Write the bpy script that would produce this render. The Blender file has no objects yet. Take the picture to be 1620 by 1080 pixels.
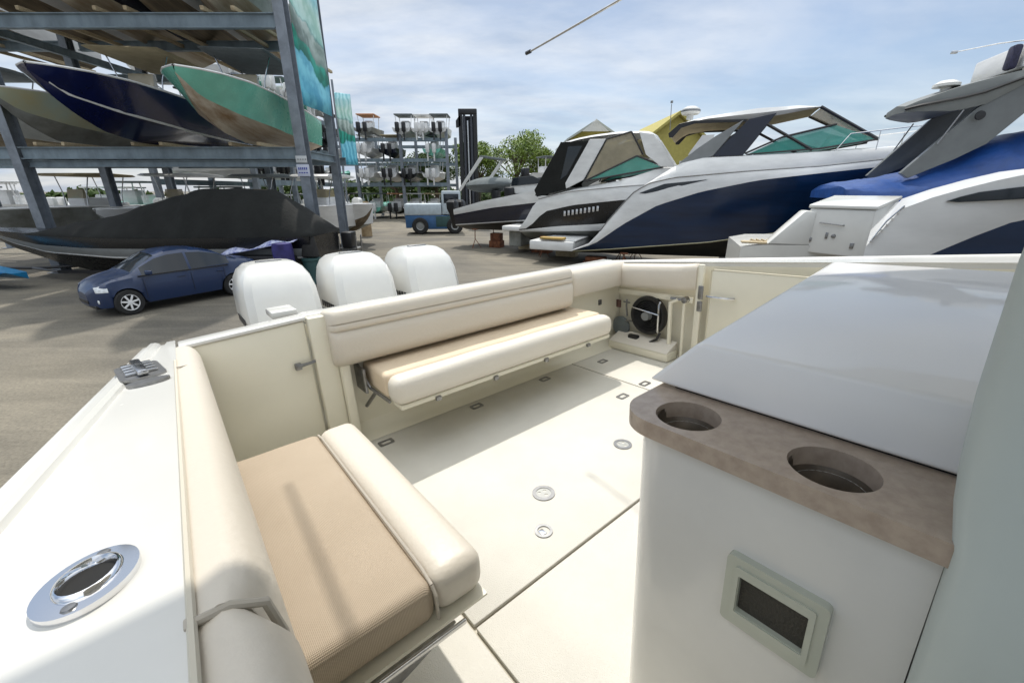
import bpy, bmesh, math, random
from mathutils import Vector, Matrix
R = math.radians
random.seed(7)
S = bpy.context.scene
COL = S.collection
# ------------------------------------------------------------------ camera
cam = bpy.data.cameras.new("camera"); camo = bpy.data.objects.new("camera", cam); COL.objects.link(camo)
camo.location = (0, 0, 3.1); camo.rotation_euler = (R(70), 0, 0)
cam.lens = 14.6; cam.sensor_width = 36; cam.clip_start = 0.02; cam.clip_end = 6000
S.camera = camo
# ------------------------------------------------------------------ light
SUN = Vector((-.139, .542, .975)).normalized()
sl = bpy.data.lights.new("sun", 'SUN'); sl.energy = 2.4; sl.angle = R(1.2); sl.color = (1, .95, .87)
so = bpy.data.objects.new("sun", sl); COL.objects.link(so); so.rotation_euler = SUN.to_track_quat('Z', 'Y').to_euler()
so.location = (0, 0, 30)
W = bpy.data.worlds.new("World"); S.world = W; W.use_nodes = True
wn = W.node_tree; wn.nodes.clear()
def N(nt, t, **k):
    n = nt.nodes.new(t)
    for a, v in k.items():
        if a.startswith('i_'): n.inputs[a[2:].replace('_', ' ')].default_value = v
        else: setattr(n, a, v)
    return n
sky = N(wn, 'ShaderNodeTexSky', sky_type='NISHITA', sun_disc=False, sun_elevation=R(60), sun_rotation=R(-14.4), air_density=1.0, dust_density=1.2, ozone_density=1.5)
tc = N(wn, 'ShaderNodeTexCoord')
sep = N(wn, 'ShaderNodeSeparateXYZ'); wn.links.new(tc.outputs['Generated'], sep.inputs[0])
zz = N(wn, 'ShaderNodeMath', operation='MAXIMUM'); wn.links.new(sep.outputs['Z'], zz.inputs[0]); zz.inputs[1].default_value = .0
za = N(wn, 'ShaderNodeMath', operation='ADD'); wn.links.new(zz.outputs[0], za.inputs[0]); za.inputs[1].default_value = .16
dx = N(wn, 'ShaderNodeMath', operation='DIVIDE'); wn.links.new(sep.outputs['X'], dx.inputs[0]); wn.links.new(za.outputs[0], dx.inputs[1])
dy = N(wn, 'ShaderNodeMath', operation='DIVIDE'); wn.links.new(sep.outputs['Y'], dy.inputs[0]); wn.links.new(za.outputs[0], dy.inputs[1])
cb = N(wn, 'ShaderNodeCombineXYZ'); wn.links.new(dx.outputs[0], cb.inputs[0]); wn.links.new(dy.outputs[0], cb.inputs[1])
mp = N(wn, 'ShaderNodeMapping'); mp.inputs['Scale'].default_value = (.48, .8, 1); mp.inputs['Rotation'].default_value = (0, 0, R(25)); mp.inputs['Location'].default_value = (1.7, .3, 0)
wn.links.new(cb.outputs[0], mp.inputs[0])
n1 = N(wn, 'ShaderNodeTexNoise', i_Scale=.62, i_Detail=7.0, i_Roughness=.55, i_Distortion=.5); wn.links.new(mp.outputs[0], n1.inputs['Vector'])
r1 = N(wn, 'ShaderNodeValToRGB'); wn.links.new(n1.outputs['Fac'], r1.inputs[0])
r1.color_ramp.elements[0].position = .35; r1.color_ramp.elements[0].color = (.15, .15, .15, 1)
r1.color_ramp.elements[1].position = .54; r1.color_ramp.elements[1].color = (.95, .95, .95, 1)
# thicker white near the horizon
hz = N(wn, 'ShaderNodeMapRange'); wn.links.new(sep.outputs['Z'], hz.inputs['Value'])
hz.inputs['From Min'].default_value = 0.0; hz.inputs['From Max'].default_value = .3; hz.inputs['To Min'].default_value = .75; hz.inputs['To Max'].default_value = 0.0
mx = N(wn, 'ShaderNodeMath', operation='MAXIMUM', use_clamp=True); wn.links.new(r1.outputs[0], mx.inputs[0]); wn.links.new(hz.outputs[0], mx.inputs[1])
zc_ = N(wn, 'ShaderNodeMapRange'); wn.links.new(sep.outputs['Z'], zc_.inputs['Value'])  # cloud added overhead, out of view, to whiten the fill light
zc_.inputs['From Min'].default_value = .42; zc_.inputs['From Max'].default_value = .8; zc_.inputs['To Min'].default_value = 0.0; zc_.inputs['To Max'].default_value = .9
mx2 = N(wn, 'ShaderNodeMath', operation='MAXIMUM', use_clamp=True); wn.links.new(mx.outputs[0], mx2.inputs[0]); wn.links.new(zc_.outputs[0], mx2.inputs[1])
n2 = N(wn, 'ShaderNodeTexNoise', i_Scale=2.2, i_Detail=7.0, i_Roughness=.58); wn.links.new(mp.outputs[0], n2.inputs['Vector'])
r2 = N(wn, 'ShaderNodeValToRGB'); wn.links.new(n2.outputs['Fac'], r2.inputs[0])
r2.color_ramp.elements[0].position = .38; r2.color_ramp.elements[0].color = (3.7, 4.4, 5.5, 1)
r2.color_ramp.elements[1].position = .62; r2.color_ramp.elements[1].color = (6.3, 6.6, 7.0, 1)
gl = N(wn, 'ShaderNodeMapRange'); wn.links.new(sep.outputs['Z'], gl.inputs['Value'])  # overhead sky above the view boosted to lift the shaded areas
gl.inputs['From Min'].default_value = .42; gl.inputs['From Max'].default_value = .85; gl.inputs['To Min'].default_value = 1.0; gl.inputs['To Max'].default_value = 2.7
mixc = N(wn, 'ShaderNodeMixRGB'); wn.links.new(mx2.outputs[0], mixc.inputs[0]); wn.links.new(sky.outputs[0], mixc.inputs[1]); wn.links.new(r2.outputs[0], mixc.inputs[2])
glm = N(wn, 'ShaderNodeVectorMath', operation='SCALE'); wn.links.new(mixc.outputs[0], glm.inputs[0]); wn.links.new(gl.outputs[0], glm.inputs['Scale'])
wm = N(wn, 'ShaderNodeMixRGB', blend_type='MULTIPLY'); wn.links.new(zc_.outputs[0], wm.inputs[0]); wn.links.new(glm.outputs[0], wm.inputs[1]); wm.inputs[2].default_value = (1.06, 1.0, .88, 1)  # unseen overhead sky tinted warm for the fill light
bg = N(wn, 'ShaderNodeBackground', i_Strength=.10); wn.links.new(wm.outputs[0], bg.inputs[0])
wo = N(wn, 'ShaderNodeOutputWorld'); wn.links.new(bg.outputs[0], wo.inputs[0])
S.view_settings.view_transform = 'Standard'; S.view_settings.look = 'None'; S.view_settings.gamma = 1
S.view_settings.exposure = 0.42
S.cycles.max_bounces = 6
# ------------------------------------------------------------------ materials
_M = {}
def mat(name, col, rough=.5, metal=0, coat=0, var=0, vscale=3., bump=0, bscale=60., spec=.5, dirt=None, alpha=1, transm=0, stretch=(1, 1, 1)):
    if name in _M: return _M[name]
    m = bpy.data.materials.new(name); m.use_nodes = True; nt = m.node_tree
    b = nt.nodes['Principled BSDF']
    b.inputs['Base Color'].default_value = (*col, 1); b.inputs['Roughness'].default_value = rough
    b.inputs['Metallic'].default_value = metal; b.inputs['Coat Weight'].default_value = coat; b.inputs['Coat Roughness'].default_value = .06
    b.inputs['Specular IOR Level'].default_value = spec
    b.inputs['Alpha'].default_value = alpha; b.inputs['Transmission Weight'].default_value = transm
    if var or bump or dirt:
        t = N(nt, 'ShaderNodeTexCoord'); mpp = N(nt, 'ShaderNodeMapping'); mpp.inputs['Scale'].default_value = stretch
        nt.links.new(t.outputs['Object'], mpp.inputs[0])
    if var or dirt:
        n = N(nt, 'ShaderNodeTexNoise', i_Scale=vscale, i_Detail=6.0, i_Roughness=.6); nt.links.new(mpp.outputs[0], n.inputs['Vector'])
        rr = N(nt, 'ShaderNodeValToRGB'); nt.links.new(n.outputs['Fac'], rr.inputs[0])
        d = dirt or tuple(c * (1 - var) for c in col)
        rr.color_ramp.elements[0].position = .32; rr.color_ramp.elements[0].color = (*d, 1)
        rr.color_ramp.elements[1].position = .62; rr.color_ramp.elements[1].color = (*col, 1)
        nt.links.new(rr.outputs[0], b.inputs['Base Color'])
        mr = N(nt, 'ShaderNodeMapRange'); nt.links.new(n.outputs['Fac'], mr.inputs['Value'])
        mr.inputs['To Min'].default_value = min(1, rough + .12); mr.inputs['To Max'].default_value = max(.02, rough - .06)
        nt.links.new(mr.outputs[0], b.inputs['Roughness'])
    if bump:
        n3 = N(nt, 'ShaderNodeTexNoise', i_Scale=bscale, i_Detail=3.0); nt.links.new(mpp.outputs[0], n3.inputs['Vector'])
        bp = N(nt, 'ShaderNodeBump', i_Strength=bump, i_Distance=.02); nt.links.new(n3.outputs['Fac'], bp.inputs['Height'])
        nt.links.new(bp.outputs[0], b.inputs['Normal'])
    _M[name] = m
    return m
def weave(name, col, col2, scale=90, bump=.5, rough=.6):
    m = bpy.data.materials.new(name); m.use_nodes = True; nt = m.node_tree; b = nt.nodes['Principled BSDF']
    t = N(nt, 'ShaderNodeTexCoord')
    w1 = N(nt, 'ShaderNodeTexWave', i_Scale=scale, bands_direction='X'); w2 = N(nt, 'ShaderNodeTexWave', i_Scale=scale, bands_direction='Y')
    for w in (w1, w2): nt.links.new(t.outputs['Object'], w.inputs['Vector'])
    a = N(nt, 'ShaderNodeMath', operation='MULTIPLY'); nt.links.new(w1.outputs['Fac'], a.inputs[0]); nt.links.new(w2.outputs['Fac'], a.inputs[1])
    nz = N(nt, 'ShaderNodeTexNoise', i_Scale=5., i_Detail=4.); nt.links.new(t.outputs['Object'], nz.inputs['Vector'])
    ad = N(nt, 'ShaderNodeMath', operation='MULTIPLY_ADD'); nt.links.new(nz.outputs['Fac'], ad.inputs[0]); ad.inputs[1].default_value = .7; nt.links.new(a.outputs[0], ad.inputs[2])
    mixn = N(nt, 'ShaderNodeMixRGB'); nt.links.new(ad.outputs[0], mixn.inputs[0]); mixn.inputs[1].default_value = (*col2, 1); mixn.inputs[2].default_value = (*col, 1); mixn.use_clamp = True
    nt.links.new(mixn.outputs[0], b.inputs['Base Color']); b.inputs['Roughness'].default_value = rough
    bp = N(nt, 'ShaderNodeBump', i_Strength=bump, i_Distance=.004); nt.links.new(a.outputs[0], bp.inputs['Height']); nt.links.new(bp.outputs[0], b.inputs['Normal'])
    _M[name] = m; return m
GEL = mat('gelcoat', (.68, .672, .635), .2, coat=.35, var=.07, vscale=2.2)
GELF = mat('gelcoat_far', (.70, .70, .69), .3, coat=.2, var=.16, vscale=1.3, stretch=(1, 1, 3))
CREAMG = mat('cream_gelcoat', (.76, .72, .59), .32, coat=.2, var=.07, vscale=1.5)
NONSKID = mat('nonskid_deck', (.645, .622, .56), .5, var=.09, vscale=2.3, bump=.25, bscale=220.)
SEAM = mat('deck_seam', (.55, .51, .42), .6)
VINYL = mat('cream_vinyl', (.62, .565, .48), .42, var=.03, vscale=2.5, bump=.09, bscale=45.)
VINYLW = mat('white_vinyl', (.70, .655, .575), .4, var=.03, vscale=2.5, bump=.09, bscale=50.)
TAN = weave('tan_mesh_vinyl', (.475, .385, .285), (.36, .285, .20), 74, .4)
TANL = weave('sunlit_light_tan_mesh_vinyl', (.74, .61, .45), (.62, .50, .36), 120, .25)  # light tan, lightened further in place of sunlight missing on the bench pad
PIPING = mat('seat_piping', (.42, .38, .32), .5)
STEEL = mat('stainless', (.62, .62, .62), .16, metal=1, var=.2, vscale=20.)
DSTEEL = mat('dull_steel', (.30, .30, .30), .35, metal=.9, var=.3, vscale=30.)
BLACK = mat('black_plastic', (.015, .015, .017), .35, var=.2)
RUBBER = mat('rubber', (.02, .02, .02), .8, var=.3, vscale=8.)
DARK = mat('dark_void', (.01, .01, .01), .9)
COUNTER = mat('brown_solid_surface', (.43, .345, .27), .3, coat=.2, dirt=(.34, .265, .205), vscale=34., bump=.05)
STRATA = mat('frosted_side_panel', (.52, .575, .545), .4, var=.12, vscale=1.)
VENT = mat('vent_frame_plastic', (.46, .48, .40), .22, coat=.4, var=.06)
VENTD = mat('vent_dark_mesh', (.05, .045, .035), .7, bump=.4, bscale=160.)
NAVY = mat('navy_gelcoat', (.005, .022, .066), .14, coat=.3, var=.4, vscale=.8, stretch=(.5, 1, 4))
NAVY2 = mat('dark_navy_gelcoat', (.006, .009, .025), .15, coat=.3, var=.3)
RACKNAVY = mat('rack_navy_gelcoat', (.005, .010, .065), .2, coat=.3, var=.3)
SEAFOAM = mat('seafoam_gelcoat', (.17, .52, .40), .25, coat=.4, var=.14)
BOTTOM = mat('stained_bottom', (.46, .40, .31), .6, dirt=(.20, .12, .055), vscale=1.3, stretch=(.22, 3, 2.2))
BOTTOMD = mat('brown_bottom', (.20, .15, .09), .7, dirt=(.06, .045, .03), vscale=1.5, stretch=(.15, 5, 2))
BOTTOMK = mat('black_bottom_paint', (.02, .022, .022), .6, dirt=(.05, .045, .035), vscale=2.)
GREYBOT = mat('grey_bottom', (.30, .31, .29), .6, dirt=(.16, .16, .14), vscale=1.4)
BLACKG = mat('black_gelcoat', (.006, .007, .009), .25, coat=.1, var=.2)
SILVER = mat('silver_band', (.22, .23, .23), .3, coat=.2, var=.15)
BLKCANVAS = mat('black_canvas', (.007, .008, .007), .9, var=.4, vscale=1.5, bump=.5, bscale=9.)
GRYCANVAS = mat('charcoal_mesh_panel', (.055, .05, .045), .85, var=.3, vscale=1.5)
TANCANVAS = mat('beige_canvas', (.40, .33, .20), .85, var=.2, bump=.3, bscale=12.)
GREYCAN = mat('grey_canvas', (.13, .15, .155), .85, var=.2, bump=.3, bscale=12.)
BLUETARP = mat('blue_tarp', (.008, .06, .25), .45, var=.35, vscale=1.8, bump=.6, bscale=7.)
GLASSG = mat('green_glass', (.10, .42, .35), .05, coat=.3, spec=.8, var=.25, vscale=1.2, alpha=.68)
GLASSD = mat('dark_glass', (.015, .02, .026), .06, spec=.5)
GLASSB = mat('smoked_clear_vinyl', (.38, .33, .22), .12, coat=.2, var=.3, vscale=1., alpha=.72)
GALV = mat('galvanised_steel', (.23, .29, .33), .5, metal=.3, var=.35, vscale=2.5, stretch=(1, 1, .4))
GALV2 = mat('galvanised_post', (.25, .28, .32), .5, metal=.3, var=.35, vscale=2.5)
CARP = mat('car_paint', (.009, .026, .080), .28, coat=.3, var=.12, vscale=1.5)
RUST = mat('rusty_block', (.22, .08, .035), .85, dirt=(.08, .03, .015), vscale=6.)
WOOD = mat('timber', (.50, .42, .28), .85, dirt=(.30, .22, .13), vscale=5., stretch=(1, 8, 8))
YELLOW = mat('yellow_wall', (.38, .33, .09), .8, var=.15)
ROOFG = mat('metal_roof', (.42, .45, .42), .5, var=.15)
TBLUE = mat('tractor_blue', (.025, .10, .24), .4, coat=.2, var=.25)
TWHITE = mat('tractor_white', (.46, .53, .58), .45, var=.2)
DGREEN = mat('tractor_green', (.03, .08, .08), .5, var=.3)
CHROME = mat('chrome', (.75, .75, .76), .08, metal=1)
ORANGE = mat('faded_orange', (.55, .26, .13), .7, var=.15)
LETTER = mat('silver_letter', (.55, .55, .55), .3, metal=.6)
HLAMP = mat('headlamp_glass', (.75, .78, .8), .08, coat=.5, var=.3, vscale=20)
PURPLE = mat('purple_tarp', (.035, .03, .16), .6, var=.5, vscale=3.)
SPECK = mat('blue_white_print', (.55, .58, .72), .6, dirt=(.05, .07, .30), vscale=9.)
# ------------------------------------------------------------------ mesh builder
def interp(pl, s):
    if s <= pl[0][0]: return pl[0][1]
    for (a, b), (c, d) in zip(pl, pl[1:]):
        if s <= c: return b + (d - b) * (s - a) / (c - a) if c > a else d
    return pl[-1][1]
class MB:
    def __init__(s): s.v = []; s.f = []; s.mi = []; s.cur = 0; s.off = Vector((0, 0, 0))
    def add(s, vs, fs):
        b = len(s.v); s.v += [tuple(Vector(v)) for v in vs]; s.f += [[b + i for i in f] for f in fs]; s.mi += [s.cur] * len(fs); return s
    def bm(s, bm, M=None):
        if M is not None: bm.transform(M)
        bm.verts.index_update()
        s.add([v.co.copy() for v in bm.verts], [[v.index for v in f.verts] for f in bm.faces]); bm.free(); return s
    def box(s, x0, x1, y0, y1, z0, z1, r=0, seg=2, M=None):
        bm = bmesh.new(); bmesh.ops.create_cube(bm, size=1)
        bm.transform(Matrix.Translation(((x0 + x1) / 2, (y0 + y1) / 2, (z0 + z1) / 2)) @ Matrix.Diagonal((abs(x1 - x0), abs(y1 - y0), abs(z1 - z0), 1)))
        if r: bmesh.ops.bevel(bm, geom=list(bm.edges), offset=r, segments=seg, profile=.5, affect='EDGES')
        return s.bm(bm, M)
    def prism(s, poly, a0, a1, axis='y', r=0, seg=2, M=None):
        """poly of 2-D points; axis y: (x,z), axis x: (y,z), axis z: (x,y)"""
        f3 = {'y': lambda p, a: (p[0], a, p[1]), 'x': lambda p, a: (a, p[0], p[1]), 'z': lambda p, a: (p[0], p[1], a)}[axis]
        bm = bmesh.new()
        A = [bm.verts.new(f3(p, a0)) for p in poly]; B = [bm.verts.new(f3(p, a1)) for p in poly]
        n = len(poly)
        bm.faces.new(A); bm.faces.new(B[::-1])
        for i in range(n): bm.faces.new((A[i], B[i], B[(i + 1) % n], A[(i + 1) % n]))
        bmesh.ops.recalc_face_normals(bm, faces=bm.faces[:])
        if r: bmesh.ops.bevel(bm, geom=list(bm.edges), offset=r, segments=seg, profile=.5, affect='EDGES')
        bmesh.ops.triangulate(bm, faces=[f for f in bm.faces if len(f.verts) > 4])
        return s.bm(bm, M)
    def tube(s, pts, r, n=8, cap=True):
        pts = [Vector(p) for p in pts]; rs = r if isinstance(r, (list, tuple)) else [r] * len(pts)
        vs = []; fs = []; up = None
        for i, p in enumerate(pts):
            d = (pts[min(i + 1, len(pts) - 1)] - pts[max(i - 1, 0)]).normalized()
            if up is None: up = Vector((0, 0, 1)) if abs(d.z) < .9 else Vector((1, 0, 0))
            a = d.cross(up).normalized(); b2 = a.cross(d).normalized(); up = b2
            for k in range(n):
                t = 2 * math.pi * k / n; vs.append(p + rs[i] * (math.cos(t) * a + math.sin(t) * b2))
        for i in range(len(pts) - 1):
            for k in range(n): fs.append((i * n + k, i * n + (k + 1) % n, (i + 1) * n + (k + 1) % n, (i + 1) * n + k))
        if cap: fs.append(tuple(range(n))[::-1]); fs.append(tuple((len(pts) - 1) * n + k for k in range(n)))
        return s.add(vs, fs)
    def lathe(s, prof, n=24, M=None, cap=False):
        """prof (r,z) turned around z; M places it"""
        vs = []; fs = []
        for (r, z) in prof:
            for k in range(n):
                t = 2 * math.pi * k / n; v = Vector((r * math.cos(t), r * math.sin(t), z)); vs.append(M @ v if M else v)
        for i in range(len(prof) - 1):
            for k in range(n): fs.append((i * n + k, i * n + (k + 1) % n, (i + 1) * n + (k + 1) % n, (i + 1) * n + k))
        if cap and prof[0][0] > 1e-5: fs.append(tuple(range(n))[::-1])
        if cap and prof[-1][0] > 1e-5: fs.append(tuple((len(prof) - 1) * n + k for k in range(n)))
        return s.add(vs, fs)
    def loft(s, rings, close=True, cap=True):
        n = len(rings[0]); vs = [p for r in rings for p in r]; fs = []
        for i in range(len(rings) - 1):
            for k in range(n if close else n - 1): fs.append((i * n + k, i * n + (k + 1) % n, (i + 1) * n + (k + 1) % n, (i + 1) * n + k))
        if cap: fs.append(tuple(range(n))[::-1]); fs.append(tuple((len(rings) - 1) * n + k for k in range(n)))
        return s.add(vs, fs)
    def plate(s, outer, holes, z0, z1, M=None):
        bm = bmesh.new(); es = []
        for lp in [outer] + holes:
            vs = [bm.verts.new((x, y, z1)) for x, y in lp]
            for i in range(len(vs)): es.append(bm.edges.new((vs[i], vs[(i + 1) % len(vs)])))
        g = bmesh.ops.triangle_fill(bm, edges=es, use_beauty=True)
        fs = [x for x in g['geom'] if isinstance(x, bmesh.types.BMFace)]
        e = bmesh.ops.extrude_face_region(bm, geom=fs)
        for x in e['geom']:
            if isinstance(x, bmesh.types.BMVert): x.co.z = z0
        bmesh.ops.recalc_face_normals(bm, faces=bm.faces[:])
        return s.bm(bm, M)
    def build(s, name, m, parent=None, smooth=35, fixn=True, off=(0, 0, 0)):
        me = bpy.data.meshes.new(name); o = Vector(off)
        me.from_pydata([tuple(Vector(v) - o) for v in s.v], [], s.f); me.update()
        ms = m if isinstance(m, (list, tuple)) else [m]
        for x in ms: me.materials.append(x)
        if len(ms) > 1:
            for p, i in zip(me.polygons, s.mi): p.material_index = i
        if fixn:
            bm = bmesh.new(); bm.from_mesh(me); bmesh.ops.recalc_face_normals(bm, faces=bm.faces[:]); bm.to_mesh(me); bm.free()
        if smooth:
            for p in me.polygons: p.use_smooth = True
            me.set_sharp_from_angle(angle=R(smooth))
        ob = bpy.data.objects.new(name, me); COL.objects.link(ob)
        if parent: ob.parent = parent
        return ob
def tag(o, label, cat, group=None):
    o['label'] = label; o['category'] = cat
    if group: o['group'] = group
    return o
def root(name, loc, rz, label, cat, group=None, scale=None):
    o = bpy.data.objects.new(name, None); COL.objects.link(o); o.empty_display_size = .3
    o.location = loc; o.rotation_euler = (0, 0, rz)
    if scale: o.scale = scale
    return tag(o, label, cat, group)
def struct(o, kind='structure'): o['kind'] = kind; return o
def dup(r, loc, rz, label, group=None):
    c = r.copy(); COL.objects.link(c); c.location = loc; c.rotation_euler = (0, 0, rz); c['label'] = label
    if group: c['group'] = group
    for ch in list(r.children):
        d = ch.copy(); COL.objects.link(d); d.parent = c
        for g in list(ch.children):
            e = g.copy(); COL.objects.link(e); e.parent = d
    return c
def circ(cx, cy, r, n=28, ry=None): return [(cx + r * math.cos(2 * math.pi * k / n), cy + (ry or r) * math.sin(2 * math.pi * k / n)) for k in range(n)]
def rrect(x0, x1, y0, y1, r, n=6, corners=(1, 1, 1, 1)):
    out = []
    for (cx, cy, a, on) in ((x1 - r, y1 - r, 0, corners[0]), (x0 + r, y1 - r, 90, corners[1]), (x0 + r, y0 + r, 180, corners[2]), (x1 - r, y0 + r, 270, corners[3])):
        if on:
            for k in range(n + 1):
                t = R(a + 90 * k / n); out.append((cx + r * math.cos(t), cy + r * math.sin(t)))
        else: out.append({0: (x1, y1), 90: (x0, y1), 180: (x0, y0), 270: (x1, y0)}[a])
    return out
# ================================================================== GROUND
def ground():
    g = MB(); g.add([(-900, -300, 0), (900, -300, 0), (900, 2500, 0), (-900, 2500, 0)], [(0, 1, 2, 3)])
    m = bpy.data.materials.new('yard_ground'); m.use_nodes = True; nt = m.node_tree; b = nt.nodes['Principled BSDF']
    t = N(nt, 'ShaderNodeTexCoord')
    a = N(nt, 'ShaderNodeTexNoise', i_Scale=.16, i_Detail=8., i_Roughness=.62, i_Distortion=.6); nt.links.new(t.outputs['Object'], a.inputs['Vector'])
    ra = N(nt, 'ShaderNodeValToRGB'); nt.links.new(a.outputs['Fac'], ra.inputs[0])
    ra.color_ramp.elements[0].position = .38; ra.color_ramp.elements[0].color = (.115, .105, .088, 1)
    ra.color_ramp.elements[1].position = .60; ra.color_ramp.elements[1].color = (.215, .19, .146, 1)
    mpx = N(nt, 'ShaderNodeMapping'); mpx.inputs['Scale'].default_value = (.25, 1.6, 1); mpx.inputs['Rotation'].default_value = (0, 0, R(-28)); nt.links.new(t.outputs['Object'], mpx.inputs[0])
    c = N(nt, 'ShaderNodeTexNoise', i_Scale=.9, i_Detail=6., i_Roughness=.6, i_Distortion=.8); nt.links.new(mpx.outputs[0], c.inputs['Vector'])
    rc = N(nt, 'ShaderNodeValToRGB'); nt.links.new(c.outputs['Fac'], rc.inputs[0])
    rc.color_ramp.elements[0].position = .36; rc.color_ramp.elements[0].color = (.66, .66, .66, 1)
    rc.color_ramp.elements[1].position = .6; rc.color_ramp.elements[1].color = (1.0, 1.0, 1.0, 1)
    mm = N(nt, 'ShaderNodeMixRGB', blend_type='MULTIPLY'); mm.inputs[0].default_value = .8; nt.links.new(ra.outputs[0], mm.inputs[1]); nt.links.new(rc.outputs[0], mm.inputs[2])
    d = N(nt, 'ShaderNodeTexNoise', i_Scale=22., i_Detail=6., i_Roughness=.75); nt.links.new(t.outputs['Object'], d.inputs['Vector'])
    rd = N(nt, 'ShaderNodeValToRGB'); nt.links.new(d.outputs['Fac'], rd.inputs[0])
    rd.color_ramp.elements[0].position = .35; rd.color_ramp.elements[0].color = (.62, .62, .62, 1)
    rd.color_ramp.elements[1].position = .66; rd.color_ramp.elements[1].color = (1.25, 1.25, 1.22, 1)
    m2 = N(nt, 'ShaderNodeMixRGB', blend_type='MULTIPLY'); m2.inputs[0].default_value = .8; nt.links.new(mm.outputs[0], m2.inputs[1]); nt.links.new(rd.outputs[0], m2.inputs[2])
    nt.links.new(m2.outputs[0], b.inputs['Base Color']); b.inputs['Roughness'].default_value = .85
    bp = N(nt, 'ShaderNodeBump', i_Strength=.5, i_Distance=.03); nt.links.new(d.outputs['Fac'], bp.inputs['Height']); nt.links.new(bp.outputs[0], b.inputs['Normal'])
    struct(g.build('ground', m, smooth=0, fixn=False))
ground()
# ================================================================== OWN BOAT (boat units: 0.75 m; x to port, y aft, z up; the eye at 0)
BX = Vector((.7717, .6359, .0135)); BY = Vector((-.6343, .7709, -.0576)); BZ = Vector((-.0470, .0359, .9982))
BASE = Vector((1.95, 0, -4.0)); SC = .75
rm = Matrix((BX, BY, BZ)).transposed()
own = bpy.data.objects.new('fishing_boat', None); COL.objects.link(own)
tag(own, 'white fishing boat with cream cushioned cockpit and triple outboards in foreground', 'boat')
own.matrix_world = Matrix.Translation(Vector((0, 0, 3.1)) + SC * (rm @ BASE)) @ rm.to_4x4() @ Matrix.Scale(SC, 4)
def op(mb, name, m, parent=None, smooth=35): return mb.build(name, m, parent or own, smooth, off=BASE)
def Zg(y): return -.70 + (3.6 - y) * .065
def xo(y): return interp([(-10.6, 1.93), (-9.5, 1.35), (-8, .72), (-6, .02), (-4, -.45), (-2, -.68), (0, -.59), (1.46, -.434), (3.24, -.238), (3.4, -.22)], y)
# hull shell
h = MB(); rings = []
for i in range(41):
    y = 3.35 - i * (13.9 / 40); x0 = xo(y) + .012; x1 = 3.9 - x0; zg = Zg(y) - .07
    k = min(1, max(0, (-y - 3) / 7.5)); zc = -2.55 + 1.5 * k ** 2; zk = -3.3 + 2.2 * k ** 3
    c = 1.95; w = (c - x0)
    rings.append([(c - w, y, zg), (c - w * (.98 - .1 * k), y, zg - .5), (c - w * (.86 - .3 * k), y, zc), (c, y, zk), (c + w * (.86 - .3 * k), y, zc), (c + w * (.98 - .1 * k), y, zg - .5), (c + w, y, zg)])
h.loft(rings, close=False, cap=True)
hull = op(h, 'hull', GEL, smooth=50)
# foredeck
d = MB(); rr = []
for i in range(14):
    y = -3.0 - i * (7.5 / 13); rr.append([(xo(y), y, Zg(y) - .02), (1.95, y, Zg(y) + .06), (3.9 - xo(y), y, Zg(y) - .02)])
d.loft(rr, close=False, cap=False); op(d, 'foredeck', GEL)
# gunwale caps
def gunwale(side):
    g = MB(); rings = []
    for i in range(26):
        y = -3.0 + i * (6.15 / 25); z = Zg(y); o = xo(y)
        prof = [(-.09, z - .05), (-.09, z - .008), (-.082, z), (o + .125, z), (o + .118, z - .014), (o + .095, z - .014), (o + .088, z - .001), (o + .072, z + .008), (o + .05, z + .008), (o + .043, z - .008), (o + .03, z - .010), (o + .012, z - .012), (o, z - .035), (o + .004, z - .10), (o + .03, z - .12)]
        if side > 0: prof = [(3.9 - (p[0]) - .0, p[1]) for p in prof]
        rings.append([(p[0], y, p[1]) for p in prof])
    # aft end, chamfered
    for dy, kx in ((.06, .02), (.10, .06)):
        last = rings[-1] if dy == .06 else rings[-2]
        rings.append([(p[0], p[1] + dy, p[2] - (.01 if dy == .06 else .04)) for p in last])
    g.loft(rings, close=False, cap=False)
    return op(g, 'gunwale', GEL, smooth=28)
gst = gunwale(-1); gpt = gunwale(1)
# inner liner walls
for s in (-1, 1):
    w = MB(); x = -.088 if s < 0 else 3.9 + .088 - .0
    rg = []
    for i in range(12):
        y = -3 + i * (6.0 / 11); z = Zg(y) - .04
        t = .05 * s
        rg.append([(x, y, -1.62), (x, y, z), (x + t, y, z), (x + t, y, -1.62)])
    w.loft(rg); op(w, 'liner_wall', CREAMG)
# floor: dark base under hatch slabs
f = MB(); f.box(-.12, 4.02, -3, 3.0, -1.70, -1.622); op(f, 'floor_base', SEAM)
def slab(x0, x1, y0, y1):
    q = MB(); q.box(x0, x1, y0, y1, -1.62, -1.6, r=.006, seg=2); return op(q, 'deck_hatch', NONSKID)
slab(-.085, .600, -3, 2.925); slab(.614, 3.02, 1.108, 2.925); slab(.614, 3.985, -3, 1.094); slab(3.034, 3.985, 1.108, 2.925)
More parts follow.
